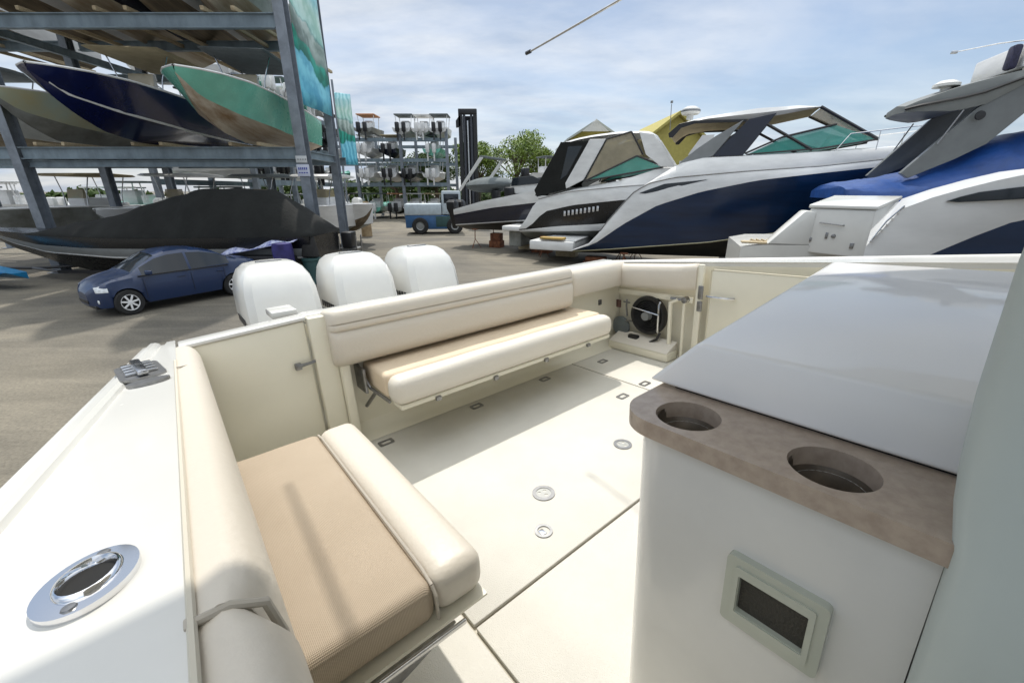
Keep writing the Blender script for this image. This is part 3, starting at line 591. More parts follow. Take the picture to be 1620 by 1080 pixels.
def cc_boat(loc, rz, label, side, bottom, L=9., hb=1.35, top=None, ttop_z=3.6, group='boats stored in the near rack', motors=2, motor_m=None, simple=False, name='center_console_boat', stripe=None):
    r = root(name, loc, rz, label, 'boat', group)
    kH = [(0, 0), (L, 0)]
    kz = [(0, 0), (L * .62, .0), (L * .78, .18), (L * .88, .55), (L * .95, .92), (L, 1.42)]
    ch = [(0, hb * .84), (L * .55, hb * .8), (L * .78, hb * .48), (L * .92, hb * .14), (L, 0)]
    cz = [(0, .42), (L * .5, .48), (L * .78, .70), (L * .92, .98), (L, 1.45)]
    sh = [(0, hb * .93), (L * .3, hb), (L * .62, hb * .97), (L * .78, hb * .88), (L * .9, hb * .64), (L * .97, hb * .32), (L, .02)]
    sz = [(0, 1.50), (L * .5, 1.58), (L * .8, 1.60), (L, 1.58)]
    cv = [(kH, kz), (ch, cz), (sh, sz)]
    st = shell(cv, L, 26)
    st[0].build('hull_bottom', bottom, r, 40); st[1].build('hull_side', side, r, 40)
    tr = transom(cv); tr.build('transom', side, r, 0)
    ring = MB(); rr2 = []
    for sgn in (-1, 1):
        rows = []
        for i in range(25):
            s = L * i / 24; y = interp(sh, s); z = interp(sz, s)
            rows.append([(s, sgn * y, z + .0), (s, sgn * (y + .025), z + .03), (s, sgn * y, z + .06), (s, sgn * max(0, y - .22), z + .06), (s, sgn * max(0, y - .24), z + .03)])
        ring.loft(rows, close=False, cap=False)
    ring.build('gunwale', GELF, r, 40)
    dk = closed_deck([(a, max(0, b - .05)) for a, b in sh], [(a, b + .03) for a, b in sz], L, 16, .03); dk.build('deck', GELF, r, 40)
    if stripe:
        s2 = MB()
        for sgn in (-1, 1):
            rows = [[(L * i / 24, sgn * (interp(ch, L * i / 24) + .015), interp(cz, L * i / 24) + .0), (L * i / 24, sgn * (interp(ch, L * i / 24) + .045), interp(cz, L * i / 24) + .04), (L * i / 24, sgn * (interp(ch, L * i / 24) + .045), interp(cz, L * i / 24) + .07)] for i in range(24)]
            s2.loft(rows, close=False, cap=False)
        s2.build('spray_rail', stripe, r, 40)
    q = MB(); q.box(L * .36, L * .52, -.45, .45, .95, 2.0, r=.08); q.box(L * .24, L * .32, -.5, .5, .95, 1.75, r=.06); q.build('console', GELF, r)
    if top:
        q = MB(); q.prism([(L * .2, 3.0), (L * .22, 3.09), (L * .4, 3.15), (L * .57, 3.1), (L * .6, 3.0), (L * .56, 2.97), (L * .24, 2.97)], -hb * .78, hb * .78, 'y', r=.025); q.build('t_top', top, r)
        for sx in (.28, .5):
            for sy in (-1, 1):
                q = MB(); q.tube([(L * sx, sy * hb * .7, 2.98), (L * (sx + .01), sy * hb * .5, 2.2), (L * (sx + .03), sy * .55, .95)], .025, 6); q.build('top_leg', STEEL, r)
        q = MB(); q.prism([(L * .49, 1.98), (L * .515, 1.98), (L * .505, 2.4), (L * .495, 2.4)], -.42, .42, 'y'); q.build('windscreen', GLASSB, r)
    for k in range(motors):
        y = (k - (motors - 1) / 2) * .72
        motor_mb(-.12, y, 1.25).build('outboard_motor', motor_m or GEL, r, 40)
    return r
# ================================================================== NEAR RACK
rk = root('boat_rack', (-13, 16.7, 0), 0, 'tall blue grey steel boat storage rack holding boats on two levels at the left', 'boat rack')
def rp(mb, name, m): return mb.build(name, m, rk, 30, off=(-13, 16.7, 0))
def ibeam(mb, a, b, w, hgt, t=.03):
    a = Vector(a); b = Vector(b); d = (b - a); L = d.length; d.normalize()
    up = Vector((0, 0, 1)) if abs(d.z) < .5 else Vector((0, 1, 0)); sx = d.cross(up).normalized(); up = sx.cross(d)
    M = Matrix((d, sx, up)).transposed().to_4x4(); M.translation = a
    mb.box(0, L, -w / 2, w / 2, hgt / 2 - t, hgt / 2, M=M); mb.box(0, L, -w / 2, w / 2, -hgt / 2, -hgt / 2 + t, M=M); mb.box(0, L, -t / 2, t / 2, -hgt / 2 + t, hgt / 2 - t, M=M)
for (x, y) in ((-7.66, 16.7), (-18.1, 16.7), (-7.72, 19.7), (-18.4, 20.3), (-28.6, 16.7), (-13, 24), (-18.6, 24.2), (-28.6, 24.2)):
    q = MB(); ibeam(q, (x, y, 0.02), (x, y, 10.9), .34 if y < 17 else .30, .42 if y < 17 else .34); q.box(x - .32, x + .32, y - .32, y + .32, 0.004, .03); rp(q, 'post', GALV2)
for z in (4.37, 8.38):
    for (x0, x1) in ((-28.4, -18.3), (-17.9, -7.87)):
        q = MB(); ibeam(q, (x0, 16.62, z), (x1, 16.62, z), .2, .42 if z > 5 else .40); rp(q, 'beam', GALV)
        q = MB(); ibeam(q, (x0, 20.3 if z > 5 else 21.4, z + .3 * (z > 5)), (x1, 20.3 if z > 5 else 21.4, z + .3 * (z > 5)), .2, .34); rp(q, 'beam', GALV)
        q = MB(); ibeam(q, (x0, 24.2, z), (x1 if x1 < -10 else -12.9, 24.2, z), .2, .34); rp(q, 'beam', GALV)
    for x in (-7.69, -18.2):
        q = MB(); ibeam(q, (x, 16.9, z - .02), (x, 19.5 if x > -10 else 24.0, z - .02), .16, .28); rp(q, 'side_beam', GALV)
q = MB(); ibeam(q, (-17.9, 16.75, 4.02), (-7.85, 16.75, 4.02), .16, .22); rp(q, 'beam', GALV)
q = MB(); q.tube([(-18.1, 24.1, 4.5), (-13.1, 24.1, 8.2)], .025, 6); q.tube([(-13.1, 24.1, 4.5), (-18.1, 24.1, 8.2)], .025, 6); q.tube([(-27, 24.1, 4.5), (-18.6, 24.1, 8.2)], .025, 6); q.tube([(-18.5, 24.1, 4.5), (-28, 24.1, 8.2)], .025, 6); rp(q, 'cross_brace', GALV)
# wood bunks on beams
for z in (4.60, 8.62):
    for x in (-17.1, -16.1, -13.6, -12.6, -10.1, -9.1, -26, -25, -22, -21):
        q = MB(); q.box(x - .06, x + .06, 16.4, 24.3, z, z + .12, r=.01); rp(q, 'bunk', WOOD)
# post signs
q = MB(); q.box(-7.86, -7.46, 16.44, 16.46, 3.90 + .14, 4.27, r=.004); o = q.build('post_sign', mat('sign_white', (.55, .57, .58), .5), off=(0, 0, 0)); tag(o, 'upper small grey white sign plate bolted on the rack corner post', 'sign')
q = MB(); [q.box(-7.80 + .09 * k, -7.75 + .09 * k, 16.432, 16.438, 4.13, 4.17) for k in range(4)]; q.build('sign_lettering', DSTEEL, o)
q = MB(); q.box(-7.88, -7.42, 16.44, 16.46, 3.58, 3.98, r=.004); o = q.build('post_sign', mat('sign_blue_white', (.52, .55, .66), .5)); tag(o, 'lower white sign plate with blue lettering under the grey one on the rack corner post', 'sign')
q = MB(); [q.box(-7.82 + .07 * k, -7.775 + .07 * k, 16.432, 16.438, 3.80, 3.88) for k in range(5)]; [q.box(-7.82 + .09 * k, -7.76 + .09 * k, 16.432, 16.438, 3.68, 3.72) for k in range(4)]; q.build('sign_lettering', mat('sign_blue', (.06, .08, .35), .5), o)
# banner
def banner_mat(name, z0, z1):
    m = bpy.data.materials.new(name); m.use_nodes = True; nt = m.node_tree; b = nt.nodes['Principled BSDF']
    t = N(nt, 'ShaderNodeTexCoord'); sp = N(nt, 'ShaderNodeSeparateXYZ'); nt.links.new(t.outputs['Object'], sp.inputs[0])
    n = N(nt, 'ShaderNodeTexNoise', i_Scale=1.3, i_Detail=3.); nt.links.new(t.outputs['Object'], n.inputs['Vector'])
    ma = N(nt, 'ShaderNodeMath', operation='MULTIPLY_ADD'); nt.links.new(n.outputs['Fac'], ma.inputs[0]); ma.inputs[1].default_value = 1.0; nt.links.new(sp.outputs['Z'], ma.inputs[2])
    yy = N(nt, 'ShaderNodeMath', operation='MULTIPLY_ADD'); nt.links.new(sp.outputs['Y'], yy.inputs[0]); yy.inputs[1].default_value = .33; nt.links.new(ma.outputs[0], yy.inputs[2])
    mr = N(nt, 'ShaderNodeMapRange'); nt.links.new(yy.outputs[0], mr.inputs['Value']); mr.inputs['From Min'].default_value = z0; mr.inputs['From Max'].default_value = z1
    cr = N(nt, 'ShaderNodeValToRGB'); nt.links.new(mr.outputs[0], cr.inputs[0]); e = cr.color_ramp.elements
    e[0].position = 0; e[0].color = (.10, .46, .64, 1); e[1].position = 1; e[1].color = (.32, .66, .74, 1)
    for p, c in ((.33, (.18, .54, .68)), (.345, (.01, .22, .17)), (.46, (.03, .30, .22)), (.475, (.16, .22, .20)), (.60, (.42, .52, .48)), (.615, (.22, .40, .38)), (.64, (.40, .66, .60)), (.78, (.52, .74, .66))):
        x = e.new(p); x.color = (*c, 1)
    w = N(nt, 'ShaderNodeTexWave', i_Scale=1.6, i_Distortion=6., i_Detail=4.); nt.links.new(t.outputs['Object'], w.inputs['Vector'])
    mx_ = N(nt, 'ShaderNodeMixRGB', blend_type='SOFT_LIGHT'); mx_.inputs[0].default_value = .5; nt.links.new(cr.outputs[0], mx_.inputs[1]); nt.links.new(w.outputs[0], mx_.inputs[2])
    nt.links.new(mx_.outputs[0], b.inputs['Base Color']); b.inputs['Roughness'].default_value = .6; return m
def banner(p0, p1, z0, z1, m, label):
    q = MB(); rows = []; p0 = Vector(p0); p1 = Vector(p1); d = p1 - p0; nrm = Vector((-d.y, d.x, 0)).normalized()
    for i in range(13):
        a = i / 12; rows.append([Vector((*(p0 + d * a), 0)) + Vector((0, 0, z0 + (z1 - z0) * k / 10)) + nrm * (.03 * math.sin(a * 9 + k * .8)) for k in range(11)])
    q.loft(rows, close=False, cap=False)
    o = q.build('banner', m); tag(o, label, 'banner'); s_ = o.modifiers.new('thick', 'SOLIDIFY'); s_.thickness = .012
    return o
V2 = Vector
banner((-7.52, 17.0), (-7.52, 19.55), 6.0, 11.5, banner_mat('banner_print', 12.3, 17.0), 'large turquoise and green printed banner hanging down the end of the near rack')
banner((-11.25, 30.0), (-10.45, 30.6), 4.7, 8.9, banner_mat('banner_print_far', 15.0, 19.5), 'smaller turquoise banner hanging beyond the near rack')
q = MB(); q.tube([(-11.3, 30.05, 0), (-11.3, 30.05, 9.6)], .07, 8); o = q.build('banner_pole', GALV2); tag(o, 'grey steel pole carrying the smaller turquoise banner', 'pole')
# boats in rack, level 1
A1 = R(-82.5)
def rackpos(xb, yb, L): return (xb - L * math.cos(A1), yb - L * math.sin(A1))
x, y = rackpos(-13.05, 13.0, 9.6); cc_boat((x, y, 4.72), A1, 'deep navy blue boat with thin white stripe on lower rack level', RACKNAVY, RACKNAVY, 9.6, 1.45, TANCANVAS, stripe=GELF)
x, y = rackpos(-9.3, 13.3, 9.2); cc_boat((x, y, 4.72), A1, 'seafoam green boat with stained tan bottom beside the rack corner post', SEAFOAM, BOTTOM, 9.2, 1.35, GREYCAN)
x, y = rackpos(-17.2, 15.6, 8.8); cc_boat((x, y, 4.72), A1, 'pale green yellowed boat at far left of lower rack level', mat('pale_green_gel', (.42, .50, .42), .35, dirt=(.5, .45, .25), vscale=.7), GREYBOT, 8.8, 1.35, None)
x, y = rackpos(-21.4, 14.8, 9.); cc_boat((x, y, 4.72), A1, 'white boat with dark bow stripe beyond the left rack post', GELF, BOTTOM, 9., 1.35, GREYCAN)
# level 2 undersides
for k, (xb, yb, bt, lb) in enumerate(((-16.9, 14.1, BOTTOMD, 'dark brown bottomed boat at the left end of the upper rack level'), (-14.2, 13.3, BOTTOM, 'tan bottomed boat second from left on the upper rack level'), (-11.9, 14.3, BOTTOMD, 'dark bottomed boat at the middle of the upper rack level'), (-9.5, 13.6, BOTTOM, 'tan bottomed boat next to the corner post on the upper rack level'), (-20.6, 13.9, BOTTOMD, 'brown bottomed boat on the upper rack level left of the left post'))):
    x, y = rackpos(xb, yb, 11.); cc_boat((x, y, 8.76), A1, lb, (GELF, NAVY2, GELF, GREYBOT, GELF)[k], bt, 11., 1.18, None, motors=1)
# boats on the ground under the rack
A2 = R(-95)
for k, (xb, yb, sd, tp, lb) in enumerate(((-16.2, 17.6, GELF, GELF, 'white boat with white top behind bow of black covered boat'), (-12.6, 18.6, GELF, GREYCAN, 'white boat under grey top behind hump of black covered boat'), (-9.7, 18.9, GELF, GELF, 'white boat on the ground just behind the rack corner post'), (-20.8, 17.4, GREYBOT, TANCANVAS, 'grey white boat on the ground left of the left rack post'))):
    cc_boat((xb, yb + 8, .75), A2, lb, sd, GREYBOT, 8., 1.25, tp, motors=1)
# ================================================================== BLACK COVERED BOAT
def poly_shift(p, ds): return [(a + ds, b) for a, b in p]
def black_boat():
    # local s runs from stern (0) to bow (13) toward -x
    r = root('cuddy_cabin_boat', (-6.9, 15.7, 0), R(180), 'long black boat under a black canvas cover behind the parked car', 'boat')
    L = 12.6; hb = 1.25
    kz = [(0, .40), (7, .10), (8.5, .12), (10, .50), (11.6, 1.1), (L, 1.72)]; k0 = [(0, 0), (L, 0)]
    c1_ = [(0, .86), (4, .82), (7, .86), (9.6, 1.0), (11.2, 1.28), (L, 1.73)]; h1 = [(0, 1.1), (7, 1.08), (9.6, .7), (11.4, .25), (L, .01)]
    c2_ = [(0, .93), (4, .88), (7, .92), (9.6, 1.05), (11.2, 1.32), (L, 1.735)]; h2 = [(0, 1.14), (7, 1.12), (9.6, .74), (11.4, .28), (L, .015)]
    c3_ = [(0, 1.22), (4, 1.19), (8, 1.22), (9.8, 1.32), (11.2, 1.52), (L, 1.74)]; h3 = [(0, 1.2), (7, 1.22), (9.6, .9), (11.4, .4), (L, .02)]
    c4_ = [(0, 1.66), (3, 1.62), (6, 1.60), (9, 1.66), (11, 1.74), (L, 1.80)]; h4 = [(0, hb), (7, hb), (9.6, 1.0), (11.4, .55), (L, .03)]
    cv = [(k0, kz), (h1, c1_), (h2, c2_), (h3, c3_), (h4, c4_)]
    st = shell(cv, L)
    for m, mm_, nm in zip(st, (BLACKG, GELF, SILVER, BLACKG), ('hull_bottom', 'boot_stripe', 'silver_band', 'hull_side')): m.build(nm, mm_, r, 40)
    transom(cv).build('transom', BLACKG, r, 0)
    closed_deck(h4, c4_, L, 24, .06, 7.2).build('foredeck', BLACKG, r, 40)
    # canvas cover
    ridge = [(-.1, 1.8), (.1, 2.1), (1.0, 2.75), (1.55, 3.12), (2.4, 3.16), (4.3, 3.12), (5.4, 2.82), (7.4, 2.25), (9.2, 1.92), (9.9, 1.74)]
    q = MB(); rows = []
    for i in range(61):
        s = -.1 + 10.0 * i / 60; z1 = interp(ridge, s); z0 = interp(c4_, max(0, s)) + .02; hh_ = interp(h4, max(0, s)) + .04
        if s < .05: hh_ *= .92
        row = []
        for k in range(17):
            t = -1 + 2 * k / 16; sag = 1 - abs(t) ** (2.2 if s < 4.5 else 1.7)
            z = z0 + (z1 - z0) * sag + .018 * math.sin(s * 5.1 + t * 6) * (1 - t * t) + .02 * math.sin(s * 2.3)
            row.append((s, t * hh_ + .012 * math.sin(s * 9), z))
        row = [(s, -hh_ - .01, z0 - .07)] + row + [(s, hh_ + .01, z0 - .07)]
        rows.append(row)
    q.loft(rows, close=False, cap=True)
    for fi, fc in enumerate(q.f):
        c_ = Vector((0, 0, 0))
        for vi in fc: c_ += Vector(q.v[vi]) / len(fc)
        if c_.y > .35 and c_.z > 1.66 and ((.5 < c_.x < .4 and c_.z < 2.75) or (9.7 < c_.x < 8.4 and c_.z < 1.7 + .62 * math.sin(math.pi * (c_.x - 4.7) / 3.7) ** .7)): q.mi[fi] = 1
    cv_ = q.build('canvas_cover', [BLKCANVAS, GRYCANVAS], r, 70, fixn=False)
    q = MB(); q.loft([[(s, 1.262 + .03 - .010 + (.04 if False else 0) + .0, z) for z in (1.72, 1.73 + hgt)] for s, hgt in ((3.3, .05), (3.6, .45), (4.0, .62), (5, .62), (6.2, .38), (7.0, .1))], close=False, cap=False)
    # trailer
    q = MB(); q.box(1.0, 9.5, -.75, -.65, .28, .38); q.box(1.0, 9.5, .65, .75, .28, .38); q.box(2, 2.1, -.7, .7, .2, .3); q.box(6, 6.1, -.7, .7, .12, .2); q.tube([(9.5, -.7, .33), (11.2, 0, .33), (12.4, 0, .35)], .05); q.tube([(9.5, .7, .33), (11.2, 0, .33)], .05); q.build('trailer_frame', BLACK, r)
    for sx in (2.2, 3.1):
        for sy in (-1, 1):
            q = MB(); q.lathe([(0, -.1), (.32, -.1), (.34, 0), (.32, .1), (0, .1)], 20, Matrix.Translation((sx, sy * 1.0, .34)) @ Matrix.Rotation(R(90), 4, 'X')); q.build('trailer_wheel', RUBBER, r)
    return r
black_boat()
# boat with printed purple tarp and things right of it
q = MB(); rows = []
for i in range(13):
    s = -9.9 + 2.6 * i / 12; rows.append([(s, 14.15 + .9 * t, 1.02 + .04 * i + .34 * (1 - abs(2 * t - 1) ** 2) * (.5 + .5 * math.sin(i)) * .6) for t in (0, .25, .5, .75, 1)])
q.loft(rows, close=False, cap=False); o = q.build('printed_tarp', SPECK, smooth=60); tag(o, 'blue and white patterned tarp draped over a low trailer behind the parked car', 'tarp'); o.modifiers.new('s', 'SOLIDIFY').thickness = .03
q = MB(); q.box(-9.8, -7.45, 14.2, 15.0, .35, 1.0, r=.05); o = q.build('cargo_trailer', BLACK); 
for x in (-9.2, -8.1):
    w_ = MB(); w_.lathe([(0, -.09), (.28, -.09), (.3, 0), (.28, .09), (0, .09)], 18, Matrix.Translation((x, 14.12, .3)) @ Matrix.Rotation(R(90), 4, 'X')); w_.build('wheel', RUBBER, o)
tag(o, 'low black trailer under the patterned tarp behind the parked car', 'trailer')
q = MB(); rows = []
for i in range(9): z = .5 + .95 * i / 8; rows.append([(-7.62 + .34 * math.cos(t) * (1 - .25 * abs(i / 8 - .4)), 14.0 + .3 * math.sin(t) + .03 * math.sin(3 * t + i), z) for t in [2 * math.pi * k / 14 for k in range(14)]])
q.loft(rows); o = q.build('tarp_bundle', PURPLE, smooth=60); tag(o, 'crumpled dark purple tarp bundle on the end of the low trailer', 'tarp')
# bins at the foot of the rack post
q = MB(); q.lathe([(.26, 0), (.30, .8), (.33, .82), (.33, .88), (.0, .9)], 20); o = q.build('trash_bin', DGREEN); o.location = (-7.0, 14.6, 0); tag(o, 'dark green round rubbish bin standing at the foot of the rack corner post', 'bin')
q = MB(); q.box(-.28, .28, -.1, .1, 0, .75, r=.08, seg=3); rows = None; o = q.build('rubbish_bag', RUBBER); o.location = (-7.0, 14.6, .9); tag(o, 'black bag bulging on top of the dark green rubbish bin', 'bag')
for v in o.data.vertices: v.co.x *= 1 - .35 * (v.co.z / .75); v.co.y *= 2.0 - 1.2 * (v.co.z / .75)
q = MB(); [q.tube([(x_, y_, 0), (x_ + .05, y_, 1.35)], .03, 6) for x_ in (-.35, .35) for y_ in (-.3, .3)]; q.box(-.4, .42, -.36, .36, .8, .86); q.box(-.4, .42, -.36, .36, .3, .36); o = q.build('parts_cart', DSTEEL); o.location = (-6.75, 17.6, 0); tag(o, 'small metal cart with black boxes between the rack end posts', 'cart')
q = MB(); q.box(-.2, .22, -.3, .3, .87, 1.5, r=.04); q.build('parts_box', BLACK, o)
# bright blue boat nose at far left
q = MB(); rows = []
for i in range(9):
    a = i / 8; rows.append([(-19.5 + 3.2 * a, 13.3 + .5 * (1 - a), .1 + .5 * a), (-19.5 + 3.2 * a, 13.1 + .45 * a, .45 + .3 * a * .2), (-19.5 + 3.2 * a, 13.15 + .35 * a, .98 - .45 * a), (-19.5 + 3.2 * a, 14.6 - .7 * a, .98 - .45 * a), (-19.5 + 3.2 * a, 14.5 - .6 * a, .3)])
q.loft(rows); o = q.build('dinghy', mat('bright_blue_gel', (.02, .22, .46), .3, coat=.3, var=.2), smooth=50); tag(o, 'bright blue dinghy nose at the far left under the black boat bow', 'boat')
# ================================================================== PARKED CAR
def car():
    d = Vector((-10.12 + 8.64, 10.57 - 12.92, 0)).normalized(); ang = math.atan2(d.y, d.x)
    # origin: midpoint between axles, nearside wheel line is at y_local = ? (camera on the right side when looking aft->front)
    mid = Vector(((-10.12 - 8.64) / 2, (10.57 + 12.92) / 2, 0)); nrm = Vector((-d.y, d.x, 0))   # left of heading
    c = mid - nrm * .76 if (mid + nrm).length < mid.length else mid + nrm * .76
    sgn = -1 if (mid + nrm).length < mid.length else 1
    r = root('sedan_car', (c.x, c.y, 0), ang, 'dark blue sedan car parked in front of the black covered boat', 'car', scale=(1, 1, 1.06))
    X = [-2.22, -2.16, -2.0, -1.7, -1.35, -1.0, -.6, -.2, .2, .55, .85, 1.1, 1.4, 1.7, 2.0, 2.14, 2.22]
    top = [(-2.22, .70), (-2.16, .86), (-2.0, 1.0), (-1.7, 1.04), (-1.35, 1.12), (-1.0, 1.32), (-.6, 1.43), (-.2, 1.465), (.2, 1.45), (.5, 1.37), (.85, 1.17), (1.15, .98), (1.5, .90), (1.9, .80), (2.1, .68), (2.22, .52)]
    belt = [(-2.22, .66), (-2.0, .92), (-1.2, .95), (0, .92), (1.1, .90), (1.6, .84), (2.05, .68), (2.22, .50)]
    wid = [(-2.22, .66), (-2.1, .78), (-1.7, .84), (0, .86), (1.4, .84), (1.75, .79), (1.95, .69), (2.08, .52), (2.16, .32)]
    q = MB(); g = MB(); rows = []; rowm = []
    xs = []; x = -2.22
    while x <= 2.161: xs.append(x); x += .06
    for x in xs:
        t = interp(top, x); b = min(interp(belt, x), t - .005); w = interp(wid, x); zl = .24 if abs(x) < 2.0 else .30
        for ax in (-1.29, 1.31):
            dd = abs(x - ax)
            if dd < .35: zl = max(zl, .31 + math.sqrt(.35 ** 2 - dd ** 2))
        cab = min(1, max(0, (t - b) / .45)); wr = w * (.80 - .12 * cab) if t - b > .02 else w * .8
        half = [(w * .94, zl), (w * 1.0, max(zl + .01, .5)), (w * .985, max(zl + .02, .70 if b > .75 else b - .05)), (w * .95, max(zl + .03, b)), (w * .95 + (wr - w * .95) * .75, max(b, b + (t - b) * .80)), (wr, t - (.03 if cab > 0 else .01)), (wr * .5, t + .005), (0, t + .012)]
        row = [(x, -p[0], p[1]) for p in half] + [(x, p[0], p[1]) for p in half[::-1][1:]]
        rows.append(row)
    sq = lambda p: ((1.5 + (p[0] - 1.5) * .74) if p[0] > 1.5 else p[0], p[1], p[2])
    rows = [[sq(p) for p in r_] for r_ in rows]; n = len(rows[0]); vs = [p for rr_ in rows for p in rr_]; fb = []; fg = []
    for i in range(len(rows) - 1):
        xm = (xs[i] + xs[i + 1]) / 2
        for k in range(n - 1):
            f = (i * n + k, i * n + k + 1, (i + 1) * n + k + 1, (i + 1) * n + k)
            glass = False
            if k in (3, 10) and -1.28 < xm < .90 and not (-.23 < xm < -.15): glass = True
            if k in (4, 5, 6, 7, 8, 9) and (.50 < xm < 1.08 or -1.55 < xm < -1.02): glass = k not in (4, 9)
            (fg if glass else fb).append(f)
    q.add(vs, fb); q.add(rows[0], [tuple(range(n))]); q.add(rows[-1], [tuple(range(n))]); q.build('body', CARP, r, 45, fixn=True)
    g.add([(v[0], v[1] * .998, v[2]) for v in vs], fg); g.build('windows', GLASSD, r, 45)
    q = MB(); q.box(-2.0, 1.75, -.66, .66, .22, .62); q.build('underbody', DARK, r)
    for ax in (-1.29, 1.31):
        for sy in (-1, 1):
            Mx = Matrix.Translation((ax, sy * .755, .315)) @ Matrix.Rotation(R(-90 * sy), 4, 'X')
            q = MB(); q.lathe([(.19, -.10), (.29, -.10), (.315, -.06), (.315, .06), (.29, .095), (.20, .10)], 28, Mx); wh = q.build('wheel', RUBBER, r)
            q = MB(); q.lathe([(.205, .07), (.205, .094), (.19, .10), (.18, .075)], 28, Mx)
            for k in range(7): q.box(-.022, .022, .03, .19, .078, .094, r=.004, M=Mx @ Matrix.Rotation(2 * math.pi * k / 7, 4, 'Z'))
            q.lathe([(0, .105), (.045, .10), (.05, .07)], 16, Mx); q.build('hubcap', mat('hubcap_silver', (.75, .75, .75), .4), wh)
            q = MB(); q.lathe([(.2, .05), (0, .055)], 20, Mx); q.build('wheel_disc', DARK, wh)
    for sy in (-1, 1):
        q = MB(); q.loft([[(x_, sy * (interp(wid, 1.5 + (x_ - 1.5) / .74) * kk + .004), z_) for (kk, z_) in ((1.0, .62), (.99, .71), (.90, .76 - (x_ - 1.8) * .2), (.88, .62))] for x_ in (1.66, 1.76, 1.83, 1.87)]); q.build('headlight', HLAMP, r, 40)
        q = MB(); q.box(-2.20, -2.10, sy * .5, sy * .74, .70, .84, r=.02); q.build('taillight', mat('tail_red', (.3, .01, .01), .2), r)
        q = MB(); q.box(.72, .86, sy * .86, sy * 1.0, .93, 1.04, r=.03); q.build('door_mirror', CARP, r)
        for xx in (.05, -.95):
            q = MB(); q.box(xx - .09, xx + .09, sy * .838, sy * .866, .775, .80, r=.008); q.build('door_handle', CARP, r)
        q = MB()
        for xx in (.92, -.19, -1.05): q.box(xx - .004, xx + .004, sy * .855, sy * .862, .36, .86)
        q.box(-1.2, 1.0, sy * .80, sy * .835, .90, .925); q.build('door_gap', BLACK, r)
    q = MB(); q.box(1.90, 2.0, -.34, .34, .34, .44, r=.01); q.build('grille', BLACK, r)
    for sy in (-1, 1):
        q = MB(); q.lathe([(0, .03), (.05, .02), (.06, 0)], 14, Matrix.Translation((1.85, sy * .60, .40)) @ Matrix.Rotation(R(90), 4, 'Y')); q.build('fog_light', HLAMP, r)
    # dust-cut lower bumper
    q = MB(); q.box(1.75, 1.92, -.5, .5, .2, .3, r=.03); q.build('bumper_lip', BLACK, r)
car()
# ================================================================== CRUISERS ON THE RIGHT
def place(P, ang, hb):
    a = R(ang); return (P[0] - math.sin(a) * hb, P[1] + math.cos(a) * hb, 0)
def side_panels(poly, w, t, name, m, r, bev=.01):
    for sg in (-1, 1):
        q = MB(); q.prism(poly, sg * w, sg * (w - t), 'y', r=bev, seg=1); q.build(name, m, r, 30)
def frame_poly(pts, wd):
    """tubes along polyline"""
def stands(r, xs, hb, z, grp=None):
    for x in xs:
        for sg in (-1, 1):
            q = MB(); q.tube([(x, sg * hb * .8, z), (x, sg * (hb * .8 + .02), .45)], .025, 6)
            for k in range(3): t_ = 2.1 * k + .5; q.tube([(x, sg * hb * .8, .5), (x + .32 * math.cos(t_), sg * hb * .8 + .32 * math.sin(t_), .01)], .02, 6)
            q.box(x - .15, x + .15, sg * hb * .8 - .12, sg * hb * .8 + .12, z, z + .05); q.build('jack_stand', RUST, r, 30)
def rubrail(r, hbp, zp, s0, L):
    for sg in (-1, 1):
        q = MB(); q.tube([(s0 + (L - .1 - s0) * k / 40, sg * (interp(hbp, s0 + (L - .1 - s0) * k / 40) + .01), interp(zp, s0 + (L - .1 - s0) * k / 40) - .01) for k in range(41)], .022, 6); q.build('rub_rail', DSTEEL, r, 50)
def block(loc, rz, h_, label, m=RUST, w=.5):
    q = MB(); q.box(-w, w, -.3, .3, 0, h_ * .48, r=.02); q.box(-w * .85, w * .85, -.24, .24, h_ * .49, h_, r=.02); o = q.build('keel_block', m); o.location = loc; o.rotation_euler = (0, 0, rz); tag(o, label, 'block', 'keel blocks under the cruisers'); return o
